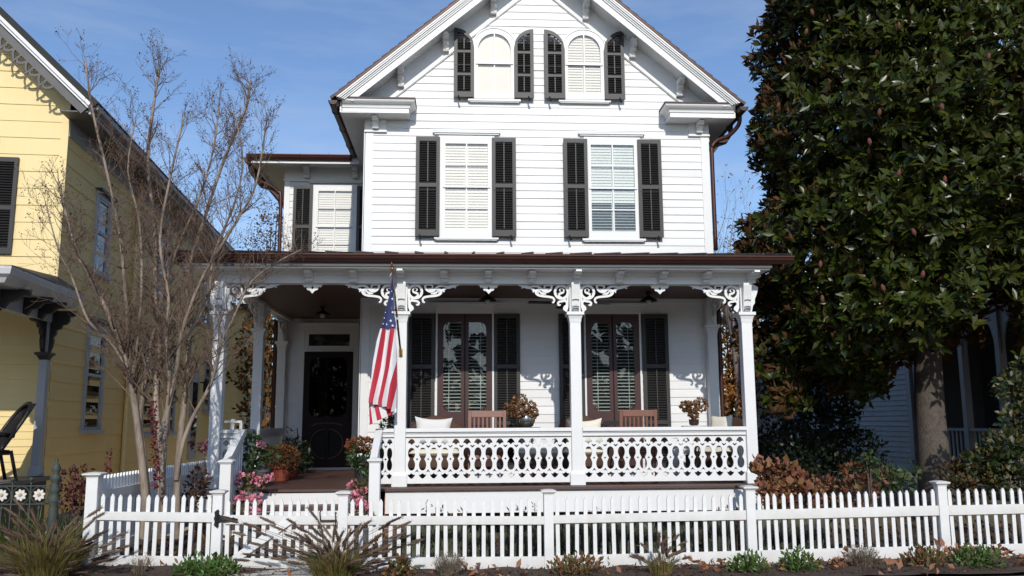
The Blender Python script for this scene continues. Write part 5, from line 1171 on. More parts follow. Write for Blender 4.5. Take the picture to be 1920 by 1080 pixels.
for y0,y1 in ((18.7,20.5),(17.35,18.5),(15.7,17.15)):
    b=MB(); b.box(NX+.04,NX+.16,y0,y1,1.36,1.42); o=b.build('railing',WN,RH); b=MB(); 
    for k in range(int((y1-y0)/.16)): y=y0+.08+k*.16; b.box(NX+.09,NX+.11,y-.03,y+.03,.78,1.36)
    b.box(NX+.07,NX+.13,y0,y1,.72,.78); b.build('balusters',WN,o)
# ------------------------------------------------------------------ flag on its pole
FG=(-1.009, 12.62, 2.627); q=.00785
FT=thing('flag','american flag hanging limp from a brown pole fixed to the second porch post','flag',(FG[0],12.62,FG[2]))
RED=mat('flag_red',(.52,.030,.055),.75,(.42,.022,.042),4,.6,.15,60); WHT=mat('flag_white',(.74,.73,.73),.75,(.64,.63,.65),4,.6,.15,60); BLU=mat('flag_blue',(.030,.040,.135),.75,(.022,.030,.10),4,.6,.15,60)
pole0=Vector((-0.903, 12.86, 2.67)); pole1=Vector((-1.01, 12.5, 3.798))
b=MB(); b.tube([pole0,pole1],[.013,.011],10); po=b.build('pole',mat('brown_pole',(.075,.032,.02),.4,(.045,.02,.012),10,.6),FT,smooth=True)
d=(pole1-pole0).normalized(); b=MB(); b.ball(pole1+d*.03,.030,10,6); b.tube([pole1+d*.05,pole1+d*.10,pole1+d*.14],[.010,.016,.001],8); b.build('finial',mat('copper_finial',(.40,.20,.10),.35,(.25,.11,.06),8,.6,metal=.7),po,smooth=True)
b=MB(); b.tube([pole0-d*.07,pole0+d*.03],.018,8); b.box(pole0.x-.03,pole0.x+.03,12.905,12.917,pole0.z-.09,pole0.z+.02); b.build('socket',mat('brass',(.55,.38,.12),.35,(.4,.26,.08),8,.6,metal=.8),FT)
b=MB(); b.tube([pole1+Vector((-.015,0,-.03)),pole1+Vector((-.035,-.01,-.08)),Vector((FG[0]-.01,12.60,FG[2]+(660-522)*q))],.004,5); b.tube([pole0+d*.47,pole0+d*.50],.019,8); b.build('clip',WHT,FT)
def FX(u): return FG[0]+(u-735)*q
def FZ(v): return FG[2]+(660-v)*q
def ip(v,tab): return float(np.interp(v,[t[0] for t in tab],[t[1] for t in tab]))
Lt=[(521,733.5),(560,727.5),(600,718),(640,707),(680,700.5),(720,697.5),(752,694.5)]
Rt=[(521,735.5),(560,736),(600,739.4),(640,742.8),(690,744.3),(730,744.6),(762,744.3),(769,744.6)]
def fy(u,v,lay=0):  # pleats
    t=(u-ip(v,Lt))/max(ip(v,Rt)-ip(v,Lt),1); amp=.045*min((v-515)/150,1)
    return 12.60+amp*sin(t*9+v*.006)+.02*sin(v*.03+t*3)+lay
def sheet(mb,edges,v0,v1,mi,lay=0,steps=26,cols=3):
    """strip between two edge tables edges=(left,right), clipped to the flag outline"""
    rows=[]
    for i in range(steps+1):
        v=v0+(v1-v0)*i/steps; a=max(ip(v,edges[0]),ip(v,Lt)); c=min(ip(v,edges[1]),ip(v,Rt)); rows.append((v,a,c))
    mb.mi=mi
    for (va,a0,a1),(vb,b0,b1) in zip(rows[:-1],rows[1:]):
        if a1-a0<=.05 and b1-b0<=.05: continue
        for k in range(cols):
            f0,f1=k/cols,(k+1)/cols; P=[]
            for v,x0,x1,f in ((va,a0,a1,f0),(va,a0,a1,f1),(vb,b0,b1,f1),(vb,b0,b1,f0)):
                u=x0+max(x1-x0,0)*f; P.append((FX(u),fy(u,v,lay),FZ(v)))
            mb.add(P,[(0,1,2,3)])
cl=MB(); big=[(500,0)];
e=lambda *t:list(t)
B0=e((618,716.5),(640,712.5),(690,704),(750,694)); B1=e((618,723),(640,721),(690,714.5),(750,702.5)); B2=e((618,731),(640,728),(690,722.5),(750,710.8)); B3=e((618,739.6),(640,737.3),(690,731),(750,718.3)); B4=e((618,748),(677,744.3),(720,733),(760,727)); B5=e((640,760),(690,752),(730,743.5),(769,734.8)); B6=e((640,790),(722,745),(769,744.6))
cl.smooth=True
sheet(cl,(Lt,Rt),521,617,2); LL=e((600,0),(800,0)); RR=e((600,900),(800,900))
vend=755
for a,c,mi,v1 in ((LL,B0,1,752),(B0,B1,0,753),(B1,B2,1,756),(B2,B3,0,758),(B3,B4,1,760),(B4,B5,0,764),(B5,RR,1,769)): sheet(cl,(a,c),617,v1,mi)
# folded-up lower corner, hanging behind
def quad(u0,v0,u1,v1,u2,v2,u3,v3,mi,lay=.05):
    cl.mi=mi; n=5
    for i in range(n):
        P=[]
        for f,s in ((i/n,0),((i+1)/n,0),((i+1)/n,1),(i/n,1)):
            ua=u0+(u3-u0)*f; va=v0+(v3-v0)*f; ub=u1+(u2-u1)*f; vb=v1+(v2-v1)*f
            u=ub if s else ua; v=vb if s else va; P.append((FX(u),12.60+lay+.02*sin(u*.25+v*.05),FZ(v)))
        cl.add(P,[(0,1,2,3)])
ft=[694,696,702,709.5,722,735.5,745]; fvt=[745,748,750,752,756,760,764]; fb=[696.5,701.5,709.5,718.5,728.8,737,744.8]; fvb=[793,790.5,785.5,782,777.5,774,770]
for k in range(6): quad(ft[k],fvt[k],ft[k+1],fvt[k+1],fb[k+1],fvb[k+1],fb[k],fvb[k],k%2)
fo=cl.build('cloth',[RED,WHT,BLU],FT,smooth=True)
st=MB()
def star(u,v,r,sx=1):
    P=[]
    y=fy(u,v)-.008
    for k in range(10):
        a=pi/2+k*pi/5+.1; R0=r if k%2==0 else r*.42; P.append((FX(u)+R0*cos(a)*sx*q,FZ(v)+R0*sin(a)*q))
    st.prism(P,y,y+.003,'y')
for u,v,r,sx in ((734.5,561.5,3.2,.8),(731.5,577.3,3.1,1),(735.5,586.5,3,1),(728,593,3.2,1),(732,602,3,1),(724.3,608.7,2.4,.8),(735.8,611.6,2.9,1),(722.3,587.3,1.5,.7),(720.5,598,2.0,.6),(718.6,608.5,2.0,.6),(733,547,2,.6)): star(u,v,r,sx)
st.build('stars',WHT,fo)
# ------------------------------------------------------------------ porch furniture
TEAK=mat('reddish_slat_wood',(.23,.10,.062),.5,(.15,.062,.04),6,.8,.12,30,stretch=(8,8,1)); TEAK2=mat('faded_slat_wood',(.30,.165,.125),.55,(.21,.11,.085),6,.8,.12,30,stretch=(8,8,1))
WICK=mat('brown_wicker',(.105,.052,.028),.65,(.045,.022,.013),42,.7,.9,90,stretch=(1,1,1.6)); CRM=mat('cream_canvas',(.78,.745,.64),.9,(.72,.68,.57),5,.6,.2,70); STR=mat('striped_ticking',(.74,.73,.71),.9,(.66,.65,.64),5,.6,.2,70)
def slat_chair(x,y,rz,label,m):
    t=thing('slat_chair',label,'chair',(x,y,FL),rz); Mt=wm(t)
    def p(mb,nm): mb.mat4(Mt); return mb.build(nm,m,t,bevel=.004)
    for sx in (-1,1):
        b=MB(); b.add([(sx*.265-.024,.0,0),(sx*.265+.024,.0,0),(sx*.265+.024,.045,0),(sx*.265-.024,.045,0),(sx*.265-.024,-.06,1.10),(sx*.265+.024,-.06,1.10),(sx*.265+.024,-.022,1.10),(sx*.265-.024,-.022,1.10)],[(0,3,2,1),(4,5,6,7),(0,1,5,4),(1,2,6,5),(2,3,7,6),(3,0,4,7)]); p(b,'leg')
        b=MB(); b.box(sx*.265-.022,sx*.265+.022,.47,.515,0,.64); p(b,'leg')
        b=MB(); b.box(sx*.265-.032,sx*.265+.032,-.03,.54,.642,.668); p(b,'arm_rest')
    b=MB(); b.box(-.24,.24,-.062,-.028,1.0,1.095); b.box(-.24,.24,-.015,.015,.47,.53)
    for k in range(7): xx=-.195+k*.065; b.add([(xx-.014,-.012,.53),(xx+.014,-.012,.53),(xx+.014,.008,.53),(xx-.014,.008,.53),(xx-.014,-.052,1.0),(xx+.014,-.052,1.0),(xx+.014,-.036,1.0),(xx-.014,-.036,1.0)],[(0,3,2,1),(4,5,6,7),(0,1,5,4),(1,2,6,5),(2,3,7,6),(3,0,4,7)])
    p(b,'backrest'); b=MB(); b.box(-.24,.24,.02,.05,.36,.44); b.box(-.24,.24,.46,.49,.36,.44)
    for k in range(6): b.box(-.24,.24,.03+k*.08,.095+k*.08,.441,.46)
    p(b,'seat'); return t
slat_chair(0.388,13.36,radians(2),'faded wooden slat-back chair nearest the flag, turned away from the street',TEAK2)
slat_chair(2.714,13.36,radians(-3),'red-brown wooden slat-back chair in the right bay of the porch railing',TEAK)
def puff(w,h,d,name,m,par,M,flat=False,n=10):
    V=[];F=[]
    for s in (1,-1):
        for i in range(n+1):
            for j in range(n+1):
                a=i/n*2-1; c=j/n*2-1
                pin=1-.17*(1-abs(a)**2)*(abs(c)**4)*(0 if flat else 1); pin2=1-.13*(1-abs(c)**2)*(abs(a)**4)*(0 if flat else 1)
                th=(max(0,(1-a**4)*(1-c**4)))**.5*d/2
                if flat: th=(max(0,(1-a**10)*(1-c**10)))**.5*d/2
                V.append(M@Vector((a*w/2*pin2,-s*th,c*h/2*pin)))
    k=(n+1)**2
    for s in (0,1):
        for i in range(n):
            for j in range(n):
                q_=[s*k+i*(n+1)+j,s*k+(i+1)*(n+1)+j,s*k+(i+1)*(n+1)+j+1,s*k+i*(n+1)+j+1]; F.append(q_ if s==0 else q_[::-1])
    mb=MB(); mb.add(V,F); return mb.build(name,m,par,smooth=True)
def wicker_chair(x,y,rz,w,label,hb=1.04):
    t=thing('wicker_armchair',label,'armchair',(x,y,FL),rz); Mt=wm(t)
    b=MB(); N=22; prof=[]
    # barrel shell: arms at the front, rising to an arched back (the chair faces -y)
    ring=[]
    for i in range(N+1):
        a=pi*(-.12)+pi*1.24*i/N; cx,cy=cos(a)*w/2,sin(a)*.36+.02
        hh=.62+(hb-.62)*max(0,sin(pi*i/N))**1.6
        ring.append((cx,cy,hh))
    vs=[];fs=[]
    for (cx,cy,hh) in ring:
        for o,z in ((1,.06),(1,hh*.6),(1.05,hh-.03),(1.02,hh),(.95,hh-.01),(.93,hh*.6),(.92,.40)): vs.append((cx*o,cy*o,z))
    for i in range(N):
        for j in range(6): a=i*7+j; fs.append((a,a+1,a+8,a+7))
    b.add(vs,fs); b.box(-w/2*.93,w/2*.93,-.30,.24,.10,.38); b.mat4(Mt); b.build('wicker_shell',WICK,t,smooth=True)
    for sx in (-1,1):
        for yy in (-.26,.24): b=MB(); b.box(sx*w*.42-.02,sx*w*.42+.02,yy-.02,yy+.02,0,.10); b.mat4(Mt); b.build('leg',WICK,t)
    M=Mt@Matrix.Translation((0,-.06,.44))@Matrix.Rotation(-pi/2,4,'X'); puff(w*.84,.50,.13,'seat_cushion',CRM,t,M,True)
    return t
def pillow(x,y,z,w,h,rz,tl,label,m,piping=None):
    M=Matrix.Translation((x,y,z))@Matrix.Rotation(rz,4,'Z')@Matrix.Rotation(tl,4,'X')@Matrix.Rotation(radians(random.uniform(-3,3)),4,'Y')
    o=puff(w,h,.17,'pillow',m,None,M); tag(o,label,'pillow'); return o
YCH=14.35
XA=-0.42; XB=1.988; XO=1.17; XD=4.17
wicker_chair(XA,YCH,0,1.0,'brown wicker armchair with a cream seat cushion between the flag and the first slat chair'); wicker_chair(XB,YCH,0,.86,'brown wicker armchair behind the middle porch post'); wicker_chair(XD,14.10,radians(-62),.98,'brown wicker armchair turned sideways in the right corner of the porch',.98)
pillow(XA-.03,14.0,1.573-.10,.60,.46,.06,radians(-10),'cream pillow with a pale striped front on the wicker armchair next to the flag',STR)
pillow(XB-.0,14.0,1.559-.12,.56,.44,-.08,radians(-10),'plain cream pillow half hidden by the middle porch post',CRM)
pillow(4.191,13.95,1.605-.09,.42,.40,radians(-50),radians(-12),'plain cream pillow leaning in the right corner of the porch beside the wicker arm',CRM)
ot=thing('ottoman','low wicker ottoman with a cream cushion under the table of dried hydrangeas','ottoman',(XO,13.75,FL))
b=MB(); b.box(XO-.33,XO+.33,13.52,13.98,FL+.04,FL+.37); b.build('base',WICK,ot,bevel=.03); puff(.70,.50,.16,'cushion',CRM,ot,Matrix.Translation((XO,13.75,FL+.45))@Matrix.Rotation(-pi/2,4,'X'),True)
TABM=mat('dark_table_metal',(.025,.022,.022),.35,(.015,.014,.014),8,.6)
def side_table(x,y,z,r,label,m):
    t=thing('side_table',label,'table',(x,y,FL)); b=MB(); b.lathe([(r,z-FL-.03),(r,z-FL-.004),(r-.01,z-FL)],(x,y,FL),24); b.build('tabletop',m,t)
    for k in range(3): a=k*2.1+.4; b=MB(); b.tube([(x+.8*r*cos(a),y+.8*r*sin(a),FL),(x+.3*r*cos(a),y+.3*r*sin(a),FL+.4),(x+.75*r*cos(a),y+.75*r*sin(a),z-.03)],.012,6); b.build('leg',TABM,t)
T1=(1.036, 14.1, 1.53); side_table(T1[0]-.03,14.15,T1[2],.27,'small dark round table under the glass bowl of hydrangeas',TABM)
T2=(3.684, 13.7, 1.541); side_table(T2[0],13.72,T2[2],.20,'small round table with a pale top holding the potted hydrangea',mat('pale_table_top',(.62,.62,.60),.3,(.5,.5,.49),5,.6))
tr=thing('serving_tray','dark tray on legs between the middle armchair and the red-brown slat chair','tray',(2.582, 14.3, 1.571)); p=(2.52, 14.3, 1.572)
b=MB(); b.box(p[0]-.2,p[0]+.22,14.2,14.5,p[2]-.02,p[2]+.0); b.box(p[0]-.2,p[0]+.22,14.2,14.215,p[2],p[2]+.05); b.build('tray',TABM,tr)
for sx in (-.16,.18):
    b=MB(); b.tube([(p[0]+sx,14.35,FL),(p[0]-sx*.8,14.35,p[2]-.02)],.012,6); b.build('leg',TABM,tr)
DRY=leafmat('dried_hydrangea_petals',[(.14,.060,.028),(.24,.12,.05),(.32,.18,.08),(.09,.035,.020),(.19,.075,.045)],.8,.2,trans=.1)
def bouquet(name,label,cat,base,heads,parts,seed):
    t=thing(name,label,cat,base); parts(t); mb=MB()
    for h in heads: mb.tube([(base[0],base[1],base[2]+.10),((base[0]+h[0])/2,base[1],(base[2]+.15+h[2])/2),h[:3]],.006,5)
    mb.build('stems',TWIG,t)
    for i,h in enumerate(heads): cloud('flower_head',[(h[0],h[1],h[2],h[3],h[3],h[3]*.92)],190,.040,DRY,t,seed+i,shell=.7,wid=.9,upw=0,droop=.25)
    return t
SIL=mat('mercury_glass',(.55,.54,.52),.12,(.30,.27,.24),5,.7,metal=.9)
hd=[(0.936, 14.1, 1.957), (0.785, 14.05, 1.803), (0.926, 13.98, 1.784), (1.083, 14.12, 1.862), (1.138, 14.05, 1.759)]
bouquet('flower_vase','mercury glass bowl of five brown dried hydrangea heads left of the middle post','vase',(T1[0],14.12,T1[2]),[(h[0],h[1],h[2],r) for h,r in zip(hd,(.105,.105,.09,.105,.085))],lambda t:MB().lathe([(.09,0.002),(.12,.02),(.155,.10),(.15,.17),(.11,.225),(.10,.235),(.09,.23)],(T1[0],14.12,T1[2]),20).build('bowl',SIL,t,smooth=True),50)
hd=[(3.55, 13.7, 1.852), (3.63, 13.65, 1.825), (3.805, 13.72, 1.868), (3.663, 13.66, 1.725)]
bouquet('potted_hydrangea','small dark pot of dried hydrangea heads standing on the railing side table at right','potted plant',(T2[0],13.72,T2[2]),[(h[0],h[1],h[2],r) for h,r in zip(hd,(.075,.085,.10,.07))],lambda t:MB().lathe([(.05,0.002),(.075,.02),(.08,.09),(.085,.10),(.07,.10)],(T2[0],13.72,T2[2]),16).build('pot',mat('maroon_pot',(.06,.02,.018),.4,(.04,.014,.012),5,.6),t,smooth=True),60)
# ------------------------------------------------------------------ potted plants round the entrance
GPOT=mat('grey_resin_pot',(.13,.13,.13),.6,(.09,.09,.09),6,.6,.1,40); TERR=mat('terracotta_red',(.30,.065,.035),.6,(.22,.045,.028),6,.6,.15,40); BPOT=mat('black_pot',(.03,.03,.032),.5,(.02,.02,.021),6,.6)
GRN=leafmat('garden_leaves',[(.035,.075,.02),(.06,.11,.03),(.025,.05,.016),(.09,.12,.035)],.45,.4); MUM=leafmat('russet_mum_flowers',[(.22,.085,.035),(.30,.13,.05),(.15,.055,.025),(.24,.07,.04)],.75,.2); PNK=leafmat('pink_petals',[(.72,.22,.30),(.80,.34,.40),(.62,.14,.24),(.85,.48,.50)],.6,.3,trans=.25)
def potted(label,c,pr,ph,potm,layers,stem=None,cat='potted plant'):
    t=thing('potted_plant',label,cat,c); MB().lathe([(pr*.70,0.002),(pr*.74,.01),(pr*.93,ph*.82),(pr*1.04,ph*.84),(pr*1.05,ph),(pr*.9,ph),(pr*.88,ph*.93),(.001,ph*.93)],c,20).build('pot',potm,t,smooth=False)
    if stem: MB().tube([(c[0],c[1],c[2]+ph*.9),(c[0]+.01,c[1],c[2]+ph+stem*.5),(c[0]-.01,c[1],c[2]+ph+stem)],.012,6).build('stem',BARKT,t)
    for i,(nm,bl_,n,sz,m,wd_,sh) in enumerate(layers):
        if nm=='foliage': cloud(nm,bl_,n,sz,m,t,int(abs(c[0])*100)+i,shell=sh,wid=wd_)
        else:
            for j,q_ in enumerate(bl_): cloud('flower_head',[q_],max(n//len(bl_),14),sz,m,t,int(abs(c[0])*100)+i*20+j,shell=sh,wid=wd_)
    return t
def B(Y,*l): return [(u,v,Y,r) for u,v,r in l]
def bb(L_): return [(p[0],p[1],p[2],r,r,r*.85) for p,r in L_]
potted('tall green plant with one pink flower in a grey pot left of the entrance',(-2.972, 13.2, 0.69),.145,.26,GPOT,[('foliage',bb([((-3.134, 13.3, 1.332), 0.16), ((-3.025, 13.2, 1.117), 0.17), ((-2.855, 13.3, 1.174), 0.13), ((-3.161, 13.2, 1.041), 0.14), ((-3.071, 13.1, 0.915), 0.12)]),420,.085,GRN,.5,.3),('flower',bb([((-2.932, 13.1, 1.305), 0.045)]),26,.05,PNK,.8,.3)],stem=.25)
potted('russet chrysanthemum mound in a terracotta pot left of the front door',(-2.932, 14.6, 0.69),.17,.24,TERR,[('foliage',bb([((-2.939, 14.6, 0.975), 0.26)]),240,.06,GRN,.5,.4),('flowers',[(-2.942, 14.6, 1.061)+(.30,.28,.19)],1500,.034,MUM,.9,.75)])
potted('second terracotta pot with dull red leaves tucked behind the chrysanthemum',(-2.931, 15.4, 0.69),.16,.22,TERR,[('foliage',bb([((-2.91, 15.4, 0.938), 0.2)]),260,.06,DK,.5,.3)])
potted('dark leafy plant with small red flowers on thin stems left of the door',(-3.053, 16.6, 0.69),.17,.28,BPOT,[('foliage',bb([((-3.103, 16.6, 1.06), 0.28), ((-2.982, 16.5, 0.917), 0.22)]),520,.09,DK,.5,.3),('flowers',bb([((-3.186, 16.6, 1.491), 0.14), ((-3.053, 16.6, 1.353), 0.16), ((-3.247, 16.6, 1.276), 0.12)]),55,.035,leafmat('dusky_red_petals',[(.20,.03,.04),(.06,.04,.02),(.14,.02,.03)],.6,.3),.8,.1)],stem=.55)
potted('dark tapered urn of green leaves topped with russet chrysanthemums right of the entrance',(-1.473, 13.35, 0.69),.15,.42,BPOT,[('foliage',bb([((-1.539, 13.3, 1.148), 0.18), ((-1.434, 13.3, 1.006), 0.15), ((-1.58, 13.2, 1.028), 0.1), ((-1.381, 13.2, 0.856), 0.08)]),420,.07,GRN,.5,.3),('flowers',[(-1.5, 13.35, 1.288)+(.23,.2,.11)],900,.032,MUM,.9,.7)])
PNKL=leafmat('geranium_leaves',[(.05,.085,.025),(.10,.10,.03),(.16,.09,.035),(.035,.06,.02)],.5,.3)
potted('grey pot of pink flowers on the top step at the left newel',(-2.908, 12.5, 0.48),.125,.20,GPOT,[('foliage',bb([((-2.969, 12.45, 0.77), 0.11), ((-2.839, 12.45, 0.783), 0.1)]),110,.07,PNKL,.7,.3),('flowers',bb([((-3.035, 12.4, 0.896), 0.045), ((-2.863, 12.35, 0.89), 0.052), ((-2.796, 12.35, 0.832), 0.045), ((-2.714, 12.4, 0.857), 0.062), ((-2.642, 12.4, 0.871), 0.045), ((-3.08, 12.45, 0.807), 0.04)]),170,.045,PNK,.9,.4)])
potted('lower pot of pink flowers behind the gate on the left of the steps',(-2.799, 12.0, 0.05),.13,.22,GPOT,[('foliage',bb([((-2.865, 11.95, 0.494), 0.14), ((-2.71, 11.95, 0.444), 0.13), ((-2.765, 11.9, 0.361), 0.13)]),230,.07,PNKL,.7,.3),('flowers',bb([((-2.874, 11.9, 0.67), 0.05), ((-2.777, 11.85, 0.625), 0.045), ((-2.674, 11.85, 0.638), 0.06), ((-2.955, 11.9, 0.609), 0.04), ((-2.772, 11.8, 0.46), 0.06), ((-2.67, 11.8, 0.458), 0.05)]),210,.045,PNK,.9,.4)])
potted('pot of pink flowers on the step at the right newel, behind the gate latch post',(-1.404, 12.5, 0.48),.12,.18,GPOT,[('foliage',bb([((-1.372, 12.45, 0.718), 0.13), ((-1.423, 12.4, 0.614), 0.1)]),150,.065,PNKL,.7,.3),('flowers',bb([((-1.521, 12.4, 0.737), 0.06), ((-1.418, 12.35, 0.654), 0.06), ((-1.492, 12.3, 0.622), 0.05), ((-1.351, 12.4, 0.685), 0.04)]),150,.045,PNK,.9,.4)])
potted('lower pot of pink flowers at the foot of the right newel',(-1.302, 11.9, 0.05),.12,.2,GPOT,[('foliage',bb([((-1.356, 11.85, 0.452), 0.12), ((-1.271, 11.85, 0.396), 0.12)]),170,.065,PNKL,.7,.3),('flowers',bb([((-1.386, 11.8, 0.519), 0.06), ((-1.261, 11.8, 0.504), 0.06), ((-1.332, 11.8, 0.58), 0.045)]),150,.045,PNK,.9,.4)])
potted('small pot of reddish-green foliage on the porch just behind the flag',(-1.192, 14.3, 0.69),.14,.62,BPOT,[('foliage',bb([((-1.194, 14.3, 1.593), 0.14)]),150,.065,GRN,.5,.3),('flowers',bb([((-1.178, 14.3, 1.687), 0.09)]),70,.035,MUM,.8,.3)])
# white garden chair back and pink flower beyond the left rail
gc=thing('garden_chair','white wooden chair back just visible above the left end of the porch rail','chair',(-4.078, 16.0, 0)); p0=(-4.161, 16.0, 1.607)
b=MB(); b.add([(p0[0]-.07,16,0),(p0[0]-.0,16,0),(p0[0]+.09,16.02,p0[2]+.09),(p0[0]+.02,16.02,p0[2]+.09),(p0[0]-.07,16.04,0),(p0[0]-.0,16.04,0),(p0[0]+.09,16.06,p0[2]+.09),(p0[0]+.02,16.06,p0[2]+.09)],[(0,1,2,3),(7,6,5,4),(0,4,5,1),(1,5,6,2),(2,6,7,3),(3,7,4,0)]); b.build('leg',W,gc)
b=MB(); b.box(p0[0]-.09,p0[0]+.22,16.0,16.04,p0[2]+.02,p0[2]+.06); b.box(p0[0]+.18,p0[0]+.23,16,16.04,0,p0[2]+.02); b.build('back_frame',W,gc)
# black wicker rocker on the yellow house porch
bc=thing('wicker_rocker','shiny black high-backed wicker chair on the yellow house porch','chair',tuple(YMX@Vector((-.08,-.98,.84))),radians(42)); Mt=wm(bc); BW=mat('black_wicker',(.018,.015,.014),.35,(.010,.009,.008),50,.7,.8,90)
def bt_(mb,nm): mb.mat4(Mt); return mb.build(nm,BW,bc,smooth=True)
b=MB(); vs=[];fs=[]; N=9
for i in range(N+1):
    for j in range(N+1):
        t=i/N; s=j/N*2-1; wv=.30*sqrt(max(0,1-(max(t-.55,0)/.46)**2)); vs.append((-.12+.40*t+.10*s*s*-1,s*wv,.42+.66*t))
for i in range(N):
    for j in range(N): a=i*(N+1)+j; fs.append((a,a+1,a+N+2,a+N+1))
b.add(vs,fs); bt_(b,'backrest')
b=MB(); 
edge=[(-.12+.40*t-.10,s*.30*sqrt(max(0,1-(max(t-.55,0)/.46)**2)),.42+.66*t) for s,t in [(-1,i/12) for i in range(13)]+[(1,1-i/12) for i in range(13)]]
b.tube(edge,.028,8); bt_(b,'rim')
b=MB(); b.box(-.62,-.10,-.28,.28,.36,.43); bt_(b,'seat')
for x,y in ((-.58,-.26),(-.58,.26)): b=MB(); b.tube([(x,y,0),(x,y,.64)],.024,8); bt_(b,'leg')
for y in (-.26,.26): b=MB(); b.tube([(.02,y,0),(-.08,y,.42)],.024,8); bt_(b,'leg'); b=MB(); b.tube([(-.62,y,.63),(-.3,y,.66),(-.05,y,.62)],.03,8); bt_(b,'arm_rest')
# ------------------------------------------------------------------ beds, paths, ground cover
b=MB()
xs=[s[0] for s in SIT]; n=len(xs)
rng=np.random.default_rng(4); nx,ny=150,44; gx=np.linspace(-16,16,nx); gy=np.concatenate([np.linspace(9.05,11.2,28),np.linspace(11.3,12.3,16)])
GX,GY=np.meshgrid(gx,gy); zz=np.interp(GX,[s[0] for s in SIT],[s[1] for s in SIT])*np.clip((GY-8.8)/1.0,0,1)+.012+rng.normal(0,.012,GX.shape)
V=np.stack([GX,GY,zz],2).reshape(-1,3); i=np.arange(ny-1)[:,None]*nx+np.arange(nx-1)[None,:]; i=i.reshape(-1,1); F=np.concatenate([i,i+1,i+nx+1,i+nx],1)
tag(np_mesh('planting_bed',V,F,SOIL,smooth=True),kind='structure')
b=MB(); b.box(-30,30,6.2,9.02,-.05,.006); tag(b.build('sidewalk',PAVE),kind='structure'); b=MB(); b.box(-30,30,5.98,6.195,-.12,.004); tag(b.build('kerb',PAVE),kind='structure')
b=MB(); b.add([(-60,-8,-.008),(60,-8,-.008),(60,5.96,-.008),(-60,5.96,-.008)],[(0,1,2,3)]); tag(b.build('street',ASPH),kind='structure')
b=MB(); b.box(-2.50,-1.42,9.03,12.05,-.05,.062); tag(b.build('garden_path',PAVE),kind='structure')
b=MB(); b.box(-11,-4.1,12.2,30,-.04,.045); tag(b.build('side_passage',mat('bounce_pale_gravel',(.52,.43,.30),.95,(.42,.34,.24),4,.7,.5,40)),kind='structure')  # unseen ground, made pale and warm to bounce light onto the yellow side wall
# fountain grass
GRS=leafmat('fountain_grass_blades',[(.12,.13,.03),(.20,.17,.05),(.08,.10,.025),(.26,.19,.07),(.15,.09,.03)],.6,.3,trans=.2); PLM=leafmat('dark_grass_plumes',[(.095,.058,.045),(.17,.115,.08),(.06,.038,.03),(.21,.15,.105)],.85,.1,trans=.12); STK=leafmat('grass_stalks',[(.20,.16,.06),(.14,.10,.05)],.7,.2)
def fountain(label,c,nb,ln,spread,plumes,seed,plen=.19,group=None,prad=.0138):
    t=thing('fountain_grass',label,'ornamental grass',c,0,group); blades('blades',c,nb,ln,spread,GRS,t,seed,w=.0042,base=.22 if nb>300 else .12)
    rng=np.random.default_rng(seed); P=[];D=[];L_=[]; mb=MB()
    for p in plumes:
        tip=Vector(p); base=Vector((c[0]+rng.uniform(-.12,.12),c[1]+rng.uniform(-.1,.1),c[2])); mid=(tip+base)/2+Vector(((base.x-tip.x)*.16,(base.y-tip.y)*.16,(tip.z-base.z)*.10))
        pts=smooth3([base,mid,tip],5); mb.tube(pts,.0024,3,cap=False); d=(pts[-1]-pts[-3]).normalized(); P.append(tip-d*plen*.55); D.append(d); L_.append(plen*rng.uniform(.7,1.15))
    mb.build('stalks',STK,t); P=np.array(P);D=np.array(D);L_=np.array(L_); spindles('plumes',P,D,L_,np.full(len(P),prad),PLM,t,seed,fuzz=110); return t
rng=np.random.default_rng(17)
def fan(cx,cz,Y,n,r0,r1,a0,a1,sq=1.0):
    out=[]
    for k in range(n):
        a=radians(rng.uniform(a0,a1)); r=rng.uniform(r0,r1); out.append((cx+cos(a)*r,Y+rng.uniform(-.30,.22),cz+sin(a)*r*sq))
    return out
c=(-1.304, 9.42, 0.006); c=(c[0],9.42,.03); PL=[(-2.389, 9.35, 0.633), (-2.352, 9.55, 0.475), (-2.147, 9.25, 0.588), (-2.117, 9.49, 0.49), (-2.031, 9.45, 0.618), (-1.887, 9.3, 0.553), (-1.818, 9.52, 0.608), (-1.671, 9.3, 0.55), (-1.772, 9.36, 0.464), (-1.557, 9.41, 0.687), (-1.493, 9.55, 0.546), (-1.416, 9.49, 0.497), (-1.327, 9.42, 0.478), (-1.232, 9.29, 0.476), (-1.171, 9.45, 0.472), (-1.203, 9.41, 0.396), (-1.088, 9.54, 0.515), (-0.963, 9.3, 0.595), (-0.873, 9.25, 0.44), (-0.787, 9.5, 0.543), (-0.7, 9.45, 0.602), (-0.822, 9.46, 0.466), (-0.599, 9.2, 0.575), (-0.675, 9.29, 0.458), (-0.55, 9.3, 0.456), (-0.478, 9.54, 0.353), (-0.41, 9.26, 0.421), (-2.12, 9.4, 0.383), (-2.03, 9.5, 0.314), (-1.856, 9.45, 0.346), (-2.276, 9.4, 0.226), (-2.408, 9.5, 0.159), (-1.69, 9.45, 0.29), (-1.494, 9.25, 0.368), (-1.422, 9.5, 0.252), (-1.04, 9.55, 0.321), (-0.912, 9.4, 0.259), (-1.146, 9.5, 0.302), (-1.588, 9.35, 0.223), (-2.147, 9.3, 0.291), (-0.826, 9.35, 0.319), (-1.295, 9.53, 0.327)]
fountain('large fountain grass with dark brown plumes in front of the white gate',c,900,.36,1.25,PL+fan(c[0],c[2],9.4,60,.22,.74,20,160,.72),3)
